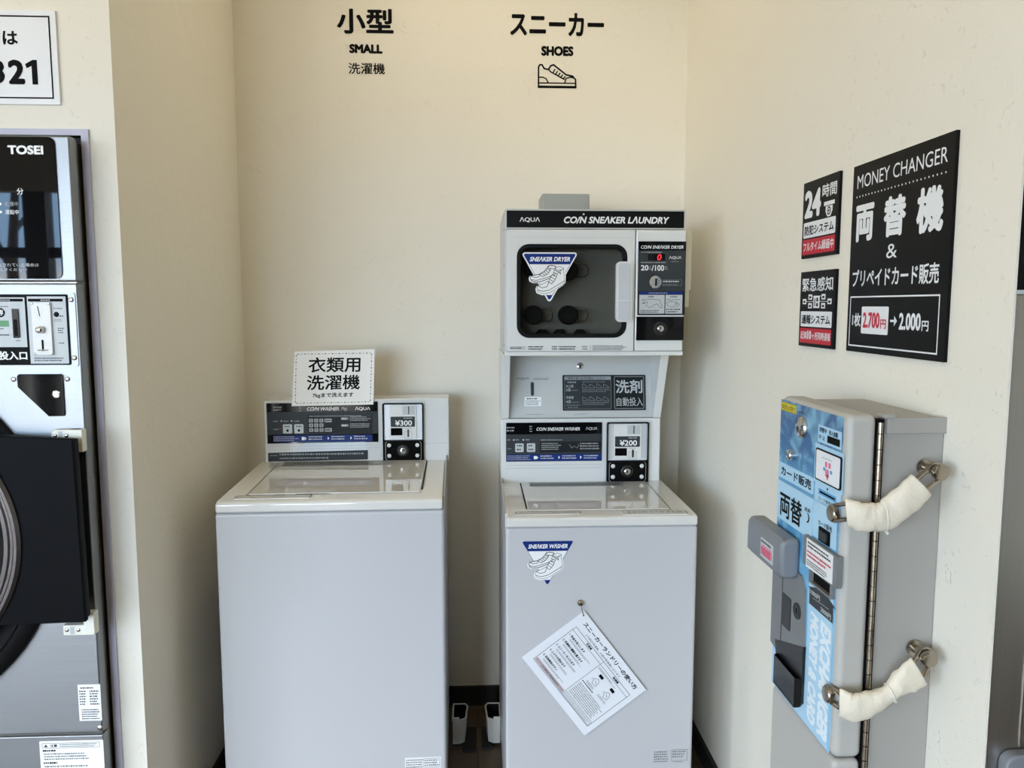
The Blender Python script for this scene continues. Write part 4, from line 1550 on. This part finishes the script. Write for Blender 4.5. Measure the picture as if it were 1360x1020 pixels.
b.rect(FX, fx(1.219), fx(1.156), 1.1415, 1.151, d, 'skyblue')
b.rect(FX, fx(1.214), fx(1.160), 1.1445, 1.1478, d + .0003, 'kprint')
# white vertical lettering
FV = Fr(FX.p(0, 0, 0), (0, 0, -1), (0, -1, 0), (-1, 0, 0))
b.text(FV, 'EXCHANGER', -.938, -.742, fx(1.191), fx(1.153), d, 'icetext', .06, .2)
b.text(FV, 'MONEY & CARD', -.938, -.745, fx(1.229), fx(1.198), d, 'icetext', .06, .2)
b.build('printed_front', dr)
b = B()
b.plate(FX, rrect(fx(1.384), fx(1.320), 1.2585, 1.2745, .002, 2), .0006, .0012, 'yellow')
b.frame(FX, fx(1.3835), fx(1.3205), 1.259, 1.274, .0008, .0016, 'kprint', .002)
b.text(FX, '偽造防止装置付', fx(1.380), fx(1.324), 1.2615, 1.2715, .0016, 'kprint', .0)
b.build('yellow_label', dr)
b = B()
b.lathe(FX.p(fx(1.290), 1.2405, .0006), FX.n, [(.0195, 0), (.0195, .003), (.017, .006), (.010, .0075)], 'chrome', 30)
b.plate(FX, [(fx(1.300), 1.2385), (fx(1.281), 1.2385), (fx(1.281), 1.2420), (fx(1.300), 1.2420)], .006, .0080, 'kprint')
b.text(FX, '硬貨投入口', fx(1.308), fx(1.279), 1.2625, 1.2675, .0010, 'kprint', .0)
b.build('coin_slot', dr, smooth=True)
b = B()
b.lathe(FX.p(fx(1.322), 1.186, .0006), FX.n, [(.010, 0), (.010, .010), (.0085, .012), (.006, .0125)], 'chrome', 20)
b.build('return_knob', dr, smooth=True)
b = B()
b.plate(FX, rrect(fx(1.231), fx(1.1415), 1.164, 1.217, .004, 4), .0010, .003, 'black')
b.plate(FX, rrect(fx(1.2275), fx(1.1445), 1.1665, 1.2145, .003, 4), .003, .0034, 'signwhite')
for a, z, w_, h, m in ((1.190, 1.196, .008, .009, 'pink'), (1.178, 1.196, .008, .009, 'pink'), (1.196, 1.1875, .008, .006, 'skyblue'), (1.186, 1.1825, .012, .012, 'pink'), (1.172, 1.1865, .008, .006, 'skyblue'), (1.184, 1.176, .006, .008, 'pink')):
    b.rect(FX, fx(a) - w_ / 2, fx(a) + w_ / 2, z - h / 2, z + h / 2, .0038, m, .002)
b.scribble(FX, fx(1.205), fx(1.168), 1.204, 1.2065, 1, .0038, 'gprint')
b.build('display_window', dr)
b = B()
b.plate(FX, rrect(fx(1.386), fx(1.239), 1.134, 1.1625, .003, 3), .0006, .0014, 'paleblue')
b.text(FX, 'カード販売', fx(1.373), fx(1.246), 1.1395, 1.1570, .0018, 'kprint', .02)
b.build('card_sale_label', dr)
b = B()
b.plate(FX, rrect(fx(1.387), fx(1.238), 1.0565, 1.1275, .003, 3), .0006, .0014, 'paleblue')
b.text(FX, '両替', fx(1.374), fx(1.278), 1.064, 1.1105, .0018, 'kprint', .02)
b.text(FX, '返却', fx(1.268), fx(1.246), 1.1, 1.107, .0018, 'kprint', .01)
b.sheet(FX, disc(fx(1.256), 1.090, .0085, 20), .0018, 'kprint')
b.sheet(FX, disc(fx(1.259), 1.0905, .0078, 20), .0021, 'paleblue')
b.build('exchange_label', dr)
b = B()
b.plate(FX, rrect(fx(1.209), fx(1.171), 1.066, 1.0895, .001, 2), .0010, .003, 'kprint')
b.plate(FX, rrect(fx(1.203), fx(1.177), 1.070, 1.085, .004, 4), .003, .0055, 'darkgrey')
b.build('push_button', dr)
# bill inlet
b = B()
b.plate(FX, rrect(fx(1.252), fx(1.1285), 1.012, 1.063, .002, 2), .0006, .008, 'plate')
b.ring(FX, rrect(fx(1.228), fx(1.147), .988, 1.014, .002, 3), rrect(fx(1.224), fx(1.151), .991, 1.011, .001, 3), .0006, .008, 'plate')
b.rect(FX, fx(1.224), fx(1.151), .991, 1.011, .0012, 'kprint')
bi = b.build('bill_inlet', dr, recalc=True)
b = B()
b.plate(FX, [(fx(1.2385), 1.011), (fx(1.143), 1.0145), (fx(1.143), 1.0605), (fx(1.2385), 1.0605)], .0082, .009, 'wprint')
b.scribble(FX, fx(1.233), fx(1.150), 1.046, 1.058, 2, .0094, 'kprint')
b.scribble(FX, fx(1.234), fx(1.148), 1.0295, 1.043, 2, .0094, 'red')
b.scribble(FX, fx(1.234), fx(1.148), 1.0155, 1.027, 3, .0094, 'darkgrey')
b.build('paper_notice', bi)
# dark arrow label
b = B()
b.sheet(FX, [(fx(1.236), .947), (fx(1.150), .9475), (fx(1.150), .974), (fx(1.140), .974), (fx(1.189), .990), (fx(1.243), .974), (fx(1.236), .974)], .0016, 'darkgrey')
b.text(FX, '1000円', fx(1.232), fx(1.196), .9655, .9745, .0020, 'ltgrey', .03)
b.text(FX, '2000円', fx(1.192), fx(1.155), .9505, .9595, .0020, 'ltgrey', .03)
b.line(FX, [(fx(1.222), .9615), (fx(1.164), .9655)], .0008, .0020, 'ltgrey')
b.build('arrow_label', dr)
# grey lower plate with pull recess, lock and the black coin tray
b = B()
b.plate(FX, [(fx(1.3885), .985), (fx(1.265), .985), (fx(1.2485), .965), (fx(1.2445), .86), (fx(1.30), .80), (fx(1.3885), .812)], .0010, .005, 'plate')
pp = b.build('pull_plate', dr)
b = B()
b.plate(FX, rrect(fx(1.338), fx(1.300), .868, .928, .004, 3), .004, .0062, 'blackmat')
b.line(FX, [(fx(1.3395), .812), (fx(1.3395), .985)], .002, .0054, 'kprint')
b.build('pull_recess', pp)
b = B()
b.lathe(FX.p(fx(1.273), .918, .005), FX.n, [(.0145, 0), (.0145, .002), (.0115, .003), (.011, .0022), (.008, .0022)], 'darkgrey', 26)
b.plate(FX, [(fx(1.274), .914), (fx(1.271), .914), (fx(1.271), .923), (fx(1.274), .923)], .006, .0078, 'kprint')
b.build('lock', pp, smooth=True)
b = B()
o_ = [(fx(1.364), .826), (fx(1.243), .866), (fx(1.243), .764), (fx(1.256), .752), (fx(1.335), .752), (fx(1.350), .768)]
b.plate(FX, o_, .0010, .0062, 'blackmat')
b.ring(Fr((0, 0, 0), (1, 0, 0), (0, 1, 0), (0, 0, 1)), [(.5605, 1.246), (.5605, 1.350), (.550, 1.344), (.550, 1.252)], [(.5595, 1.249), (.5595, 1.347), (.552, 1.341), (.552, 1.255)], .756, .806, 'black')
b.box(.550, .5605, 1.252, 1.344, .752, .757, 'black')
b.build('coin_tray', dr, recalc=True)
# protruding grey hood
b = B()
FZ = Fr((0, 0, 0), (1, 0, 0), (0, 0, 1), (0, -1, 0))
b.plate(FZ, [(.564, 1.045), (.545, 1.045), (.534, 1.044), (.5265, 1.038), (.5265, .982), (.534, .974), (.545, .972), (.564, .974)], -1.442, -1.277, 'hood')
hd = b.build('hood', dr, bevel=.010, seg=4)
b = B()
FHd = side(.5265, 0.0)
b.plate(FHd, rrect(fx(1.365), fx(1.306), .9885, 1.0245, .002, 2), -.001, .0006, 'ltgrey')
b.rect(FHd, fx(1.360), fx(1.311), .994, 1.012, .0010, 'pink', .006)
b.scribble(FHd, fx(1.362), fx(1.309), 1.015, 1.022, 1, .0010, 'darkgrey')
b.scribble(FHd, fx(1.362), fx(1.309), .994, 1.008, 3, .0013, 'red')
b.build('hood_sticker', hd)
# stand under the changer
b = B()
b.box(CX0 + .02, XR - .013, CY0 + .015, CY1 - .012, 0, .112, 'chgrey')
b.build('plinth', t)


# ------------------------------------------------------------------ two padded security links over the changer door
def stadium(c0, c1, r, nrm, n=10):
    c0, c1, nrm = Vector(c0), Vector(c1), Vector(nrm).normalized()
    t_ = (c1 - c0).normalized()
    s_ = nrm.cross(t_)
    pts = []
    for c_, base in ((c1, -PI / 2), (c0, PI / 2)):
        for k in range(n + 1):
            an = base + PI * k / n
            pts.append(c_ + t_ * (r * math.cos(an)) + s_ * (r * math.sin(an)))
    return pts


def cat(p, k, sub):
    """Catmull-Rom through list p"""
    out = []
    for i in range(len(p) - 1):
        a, b_, c_, e = p[max(i - 1, 0)], p[i], p[i + 1], p[min(i + 2, len(p) - 1)]
        for j in range(sub):
            x = j / sub
            out.append(0.5 * ((2 * b_) + (c_ - a) * x + (2 * a - 5 * b_ + 4 * c_ - e) * x * x + (3 * b_ - a - 3 * c_ + e) * x ** 3))
    out.append(p[-1])
    return out


def security_link(label, bolt_a, bolt_b, path, widths, thick, tie_at, tilt):
    tt = thing('security_link', label, 'lock', bolt_b, 0, 'padded links locking the money changer')
    o = Vector(bolt_b)
    loc = lambda p: Vector(p) - o
    P = cat([Vector(p) for p in path], 0, 8)
    Wd = cat([Vector((w_, q, 0)) for w_, q in zip(widths, thick)], 0, 8)
    n = 28
    vs, fs = [], []
    N = len(P)
    for i, p in enumerate(P):
        tg = (P[min(i + 1, N - 1)] - P[max(i - 1, 0)]).normalized()
        up = Vector(tilt)
        up = (up - tg * up.dot(tg)).normalized()
        sd = tg.cross(up)
        if i < 4:                                # the near end is cut slanting
            up = up - tg * (.34 * (4 - i) / 4)
        for k in range(n):
            an = 2 * PI * k / n
            c_, s_ = math.cos(an), math.sin(an)
            wob = 1 + .05 * math.sin(3 * an + i * .55) + .03 * math.sin(i * 1.3 + an)
            vs.append(loc(p + up * (Wd[i].x * c_ * wob) + sd * (Wd[i].y * math.copysign(abs(s_) ** .8, s_) * wob)))
    for i in range(N - 1):
        for k in range(n):
            fs.append((i * n + k, i * n + (k + 1) % n, (i + 1) * n + (k + 1) % n, (i + 1) * n + k))
    b = B()
    b.add(vs, fs, 'sleeve')
    s = b.build('sleeve', tt, smooth=True, angle=80, recalc=True)
    md = s.modifiers.new('cloth', 'SOLIDIFY')
    md.thickness = .0014
    # tie
    i = int(tie_at * (N - 1))
    tg = (P[i + 1] - P[i - 1]).normalized()
    up = Vector(tilt)
    up = (up - tg * up.dot(tg)).normalized()
    sd = tg.cross(up)
    lean = tg * .25
    b = B()
    b.tube([loc(P[i] + (up + lean) * (Wd[i].x * 1.08 * math.cos(2 * PI * k / 24)) + sd * (Wd[i].y * 1.15 * math.sin(2 * PI * k / 24))) for k in range(24)], .0013, 'cable', 8, True)
    e = P[i] - (up + lean) * (Wd[i].x * 1.1)
    b.tube([loc(e), loc(e - up * .006 + tg * .002)], .0022, 'cable', 8)
    b.build('cable_tie', tt, smooth=True)
    # link ends and bolts
    a, c_ = Vector(bolt_a), Vector(bolt_b)
    b = B()
    b.tube([loc(p) for p in stadium(a + Vector((.003, 0, 0)), P[0] + Vector((.001, .008, 0)), .0122, (-1, .1, 0))], .0034, 'nickel', 10, True)
    b.build('chain_link', tt, smooth=True)
    b = B()
    b.tube([loc(p) for p in stadium(P[-3] + Vector((0, .002, 0)), c_ + Vector((0, .014, 0)), .0115, (-.25, -.95, 0))], .0036, 'nickel', 10, True)
    b.build('chain_link', tt, smooth=True)
    b = B()
    b.lathe(loc(a + Vector((.0094, 0, 0))), (-1, 0, 0), [(.006, 0), (.006, .006), (.0135, .0065), (.0135, .0115), (.012, .0135), (.008, .014)], 'nickel', 26)
    b.build('bolt', tt, smooth=True)
    b = B()
    wl = CY0 + .003 - c_.y
    b.lathe(loc((c_.x, CY0 + .003, c_.z)), (0, -1, 0), [(.013, 0), (.013, .003), (.0065, .004), (.0065, wl - .010), (.0118, wl - .0095), (.0118, wl - .001), (.0105, wl + .001), (.006, wl + .0015)], 'nickel', 26)
    b.build('bolt', tt, smooth=True)
    return tt


security_link('upper white padded security link from changer door to wall bolt',
              (.5556, 1.150, 1.127), (.692, 1.092, 1.202),
              [(.5625, 1.113, 1.1375), (.574, 1.104, 1.135), (.595, 1.102, 1.133), (.618, 1.101, 1.139), (.642, 1.098, 1.162), (.664, 1.096, 1.183)],
              [.0195, .0205, .0205, .021, .0215, .0205], [.008, .010, .011, .011, .011, .009], .55, (-.15, .0, 1))
security_link('lower white padded security link pinched in its middle by a cable tie',
              (.5556, 1.140, .836), (.691, 1.092, .911),
              [(.5615, 1.110, .838), (.576, 1.102, .834), (.605, 1.101, .840), (.634, 1.100, .858), (.655, 1.098, .877), (.677, 1.097, .891)],
              [.0225, .0225, .0195, .012, .0215, .0255], [.007, .010, .012, .012, .011, .007], .6, (-.2, .0, 1))

# ------------------------------------------------------------------ signs on the right wall
FW = side(XR, 0.0)


class Sg:
    """relative sign coordinates: s left to right, q top to bottom, both 0..1"""

    def __init__(s, y0, y1, z0_, z1):
        s.y0, s.y1, s.z0, s.z1 = y0, y1, z0_, z1

    def a(s, x): return -(s.y1 - (s.y1 - s.y0) * x)
    def c(s, q): return s.z1 - (s.z1 - s.z0) * q


def sign_board(label, y0, y1, z0_, z1, name='wall_sign', group=None):
    g_ = Sg(y0, y1, z0_, z1)
    tt = thing(name, label, 'sign', (0, 0, 0), 0, group)
    b_ = B()
    b_.box(XR - .006, XR - .0002, y0, y1, z0_, z1, 'signblack')
    b_.build('board', tt)
    return tt, g_


def T(b_, g_, s, x0, x1, q0, q1, m, bold=.02, d=.0064):
    b_.text(FW, s, g_.a(x0), g_.a(x1), g_.c(q1), g_.c(q0), d, m, bold)


def R(b_, g_, x0, x1, q0, q1, m, d=.0064, r=0.0):
    b_.rect(FW, g_.a(x0), g_.a(x1), g_.c(q1), g_.c(q0), d, m, r)


tt, g_ = sign_board('large black money changer sign with white lettering above the changer', 1.143, 1.455, 1.3635, 1.7105)
b = B()
T(b, g_, 'MONEY CHANGER', .055, .945, .055, .125, 'signwhite', .0)
for k in range(26):
    b.sheet(FW, disc(g_.a(.055 + k * .0352), g_.c(.168), .0017, 10), .0064, 'signwhite')
T(b, g_, '両', .055, .265, .215, .41, 'signwhite', .04)
T(b, g_, '替', .375, .60, .21, .41, 'signwhite', .04)
T(b, g_, '機', .70, .935, .21, .42, 'signwhite', .04)
T(b, g_, '&', .42, .53, .445, .515, 'signwhite', .0)
T(b, g_, 'プリペイドカード販売', .045, .925, .557, .652, 'signwhite', .02)
b.frame(FW, g_.a(.03), g_.a(.945), g_.c(.97), g_.c(.70), .0026, .0064, 'signwhite')
T(b, g_, '1枚', .065, .165, .79, .862, 'signwhite', .025)
R(b, g_, .175, .475, .755, .898, 'signwhite', r=.003)
T(b, g_, '2.700', .195, .385, .785, .868, 'red', .035, .0068)
T(b, g_, '円', .395, .455, .82, .868, 'red', .02, .0068)
b.line(FW, [(g_.a(.50), g_.c(.826)), (g_.a(.54), g_.c(.826))], .004, .0064, 'signwhite')
b.sheet(FW, [(g_.a(.535), g_.c(.80)), (g_.a(.565), g_.c(.826)), (g_.a(.535), g_.c(.852))], .0064, 'signwhite')
T(b, g_, '2.000', .585, .79, .785, .868, 'signwhite', .035)
T(b, g_, '円', .80, .86, .82, .868, 'signwhite', .02)
b.build('printing', tt)

tt, g_ = sign_board('small black 24-hour security camera sign, upper of the two beside the large sign', 1.5115, 1.678, 1.552, 1.714)
b = B()
T(b, g_, '24', .055, .53, .115, .475, 'signwhite', .05)
T(b, g_, '時間', .56, .945, .10, .265, 'signwhite', .015)
R(b, g_, .615, .90, .325, .375, 'signwhite')
b.sheet(FW, [(g_.a(.665), g_.c(.385)), (g_.a(.85), g_.c(.385)), (g_.a(.85), g_.c(.45)), (g_.a(.80), g_.c(.515)), (g_.a(.715), g_.c(.515)), (g_.a(.665), g_.c(.45))], .0064, 'signwhite')
b.sheet(FW, disc(g_.a(.757), g_.c(.445), .0085, 18), .0067, 'signblack')
b.sheet(FW, disc(g_.a(.757), g_.c(.445), .0055, 18), .0070, 'signwhite')
b.sheet(FW, disc(g_.a(.757), g_.c(.445), .003, 12), .0073, 'signblack')
R(b, g_, .045, .945, .53, .735, 'signwhite', r=.003)
T(b, g_, '防犯システム', .085, .905, .575, .70, 'kprint', .025, .0068)
R(b, g_, .035, .945, .755, .955, 'red', r=.002)
T(b, g_, 'フルタイム録画中', .065, .92, .79, .915, 'signwhite', .02, .0068)
b.build('printing', tt)

tt, g_ = sign_board('small black emergency alarm sign, lower of the two beside the large sign', 1.5105, 1.6755, 1.3625, 1.523)
b = B()
T(b, g_, '緊急感知', .06, .94, .085, .265, 'signwhite', .015)
for sx0, q in ((.09, .40), (.26, .34), (.26, .455), (.64, .34), (.64, .455), (.81, .40)):
    R(b, g_, sx0, sx0 + .11, q - .035, q + .035, 'signwhite')
    R(b, g_, sx0 + .025, sx0 + .085, q - .01, q + .018, 'signblack', .0067)
b.line(FW, [(g_.a(.36), g_.c(.33)), (g_.a(.64), g_.c(.33))], .001, .0063, 'signwhite')
b.line(FW, [(g_.a(.2), g_.c(.40)), (g_.a(.81), g_.c(.40))], .001, .0063, 'signwhite')
R(b, g_, .41, .59, .325, .485, 'signwhite')
R(b, g_, .445, .47, .36, .46, 'signblack', .0067)
R(b, g_, .50, .55, .35, .40, 'signblack', .0067)
R(b, g_, .50, .55, .42, .465, 'signblack', .0067)
R(b, g_, .045, .945, .53, .735, 'signwhite', r=.003)
T(b, g_, '通報システム', .085, .905, .575, .70, 'kprint', .025, .0068)
R(b, g_, .035, .945, .755, .955, 'red', r=.002)
T(b, g_, '近隣', .06, .255, .80, .905, 'signwhite', .015, .0068)
T(b, g_, '10', .27, .39, .785, .905, 'signwhite', .05, .0068)
T(b, g_, 'ヶ所同時通報', .41, .93, .80, .905, 'signwhite', .015, .0068)
b.build('printing', tt)

# ------------------------------------------------------------------ phone number sign on the left front wall
t = thing('phone_sign', 'white phone number sign with a thin black border above the stainless dryer', 'sign', (-1.21, YF, 0))
b = B()
b.box(-.30, .3005, -.006, -.0002, 1.889, 2.087, 'signwhite')
b.build('board', t)
FS = front(-.006)
b = B()
b.frame(FS, -.288, .2885, 1.901, 2.0755, .0032, .0005, 'kprint')
b.text(FS, 'は', .187, .219, 2.014, 2.043, .0005, 'kprint', .03)
b.text(FS, '3', .152, .187, 1.931, 1.983, .0005, 'kprint', .045)
b.text(FS, '2', .194, .2295, 1.931, 1.983, .0005, 'kprint', .045)
b.sheet(FS, [(.2445, 1.931), (.2565, 1.931), (.2565, 1.983), (.2475, 1.983), (.231, 1.974), (.234, 1.965), (.2445, 1.970)], .0005, 'kprint')
b.build('printing', t)

# ------------------------------------------------------------------ vinyl lettering on the back wall
t = thing('wall_lettering', 'black small washer lettering on the back wall above the clothes washer', 'lettering', (-.362, YB, 0))
FL = front(0.0)
ox = -.362
B().text(FL, '小型', -.456 - ox, -.269 - ox, 2.349, 2.430, .0010, 'kprint', .03).build('heading', t)
B().text(FL, 'SMALL', -.417 - ox, -.307 - ox, 2.2865, 2.3165, .0010, 'kprint', .06).build('english_word', t)
B().text(FL, '洗濯機', -.421 - ox, -.300 - ox, 2.220, 2.256, .0010, 'kprint', .015).build('subtitle', t)
t = thing('wall_lettering', 'black shoes lettering with a shoe outline on the back wall above the sneaker dryer', 'lettering', (.278, YB, 0))
ox = .278
B().text(FL, 'スニーカー', .119 - ox, .436 - ox, 2.352, 2.428, .0010, 'kprint', .035).build('heading', t)
B().text(FL, 'SHOES', .224 - ox, .333 - ox, 2.2875, 2.320, .0010, 'kprint', .06).build('english_word', t)
b = B()


def q_(x, y):  # drawing units of the shoe outline: 0..164 wide, 0..104 high, downwards
    return (.2135 - ox + x * .000793, 2.2615 - y * .000748)


W_ = .0052
b.line(FL, [q_(2, 102), q_(2, 14), q_(8, 4), q_(17, 4), q_(26, 20), q_(44, 24), q_(54, 8), q_(66, 3), q_(120, 46), q_(148, 52), q_(160, 66), q_(162, 102)], W_, .0010, 'kprint', True)
b.line(FL, [q_(2, 83), q_(162, 83)], W_ * .8, .0010, 'kprint')
b.line(FL, [q_(2, 99), q_(162, 99)], W_ * 1.3, .0011, 'kprint')
b.line(FL, [q_(2, 58), q_(20, 58), q_(34, 64), q_(44, 82)], W_ * .8, .0010, 'kprint')
b.line(FL, [q_(114, 82), q_(120, 62), q_(140, 56), q_(154, 60)], W_ * .8, .0010, 'kprint')
b.line(FL, [q_(46, 24), q_(54, 34), q_(112, 66)], W_ * .8, .0010, 'kprint')
for k in range(5):
    b.line(FL, [q_(64 + k * 11, 38 + k * 6.5), q_(72 + k * 11, 24 + k * 7.5)], W_ * .8, .0010, 'kprint')
b.build('shoe_outline', t)

# ------------------------------------------------------------------ bare street tree outside the shop front
t = thing('street_tree', 'dark bare tree outside the shop window, mirrored in the dryer display', 'tree', (-6.45, -7.6, -.105))
b = B()
b.cyl((0, 0, 0), (.05, 0, 2.2), .10, 'bark', .07, 10)
b.cyl((.05, 0, 2.2), (.25, .1, 3.6), .07, 'bark', .04, 8)
b.cyl((.05, 0, 2.0), (-.5, 0, 3.2), .05, 'bark', .03, 8)
b.cyl((.12, 0, 2.6), (.7, .1, 3.2), .04, 'bark', .02, 8)
b.cyl((-.25, 0, 2.6), (-.3, .2, 3.6), .03, 'bark', .02, 8)
b.cyl((.45, .05, 2.9), (.5, .1, 3.6), .025, 'bark', .015, 8)
b.build('trunk', t)
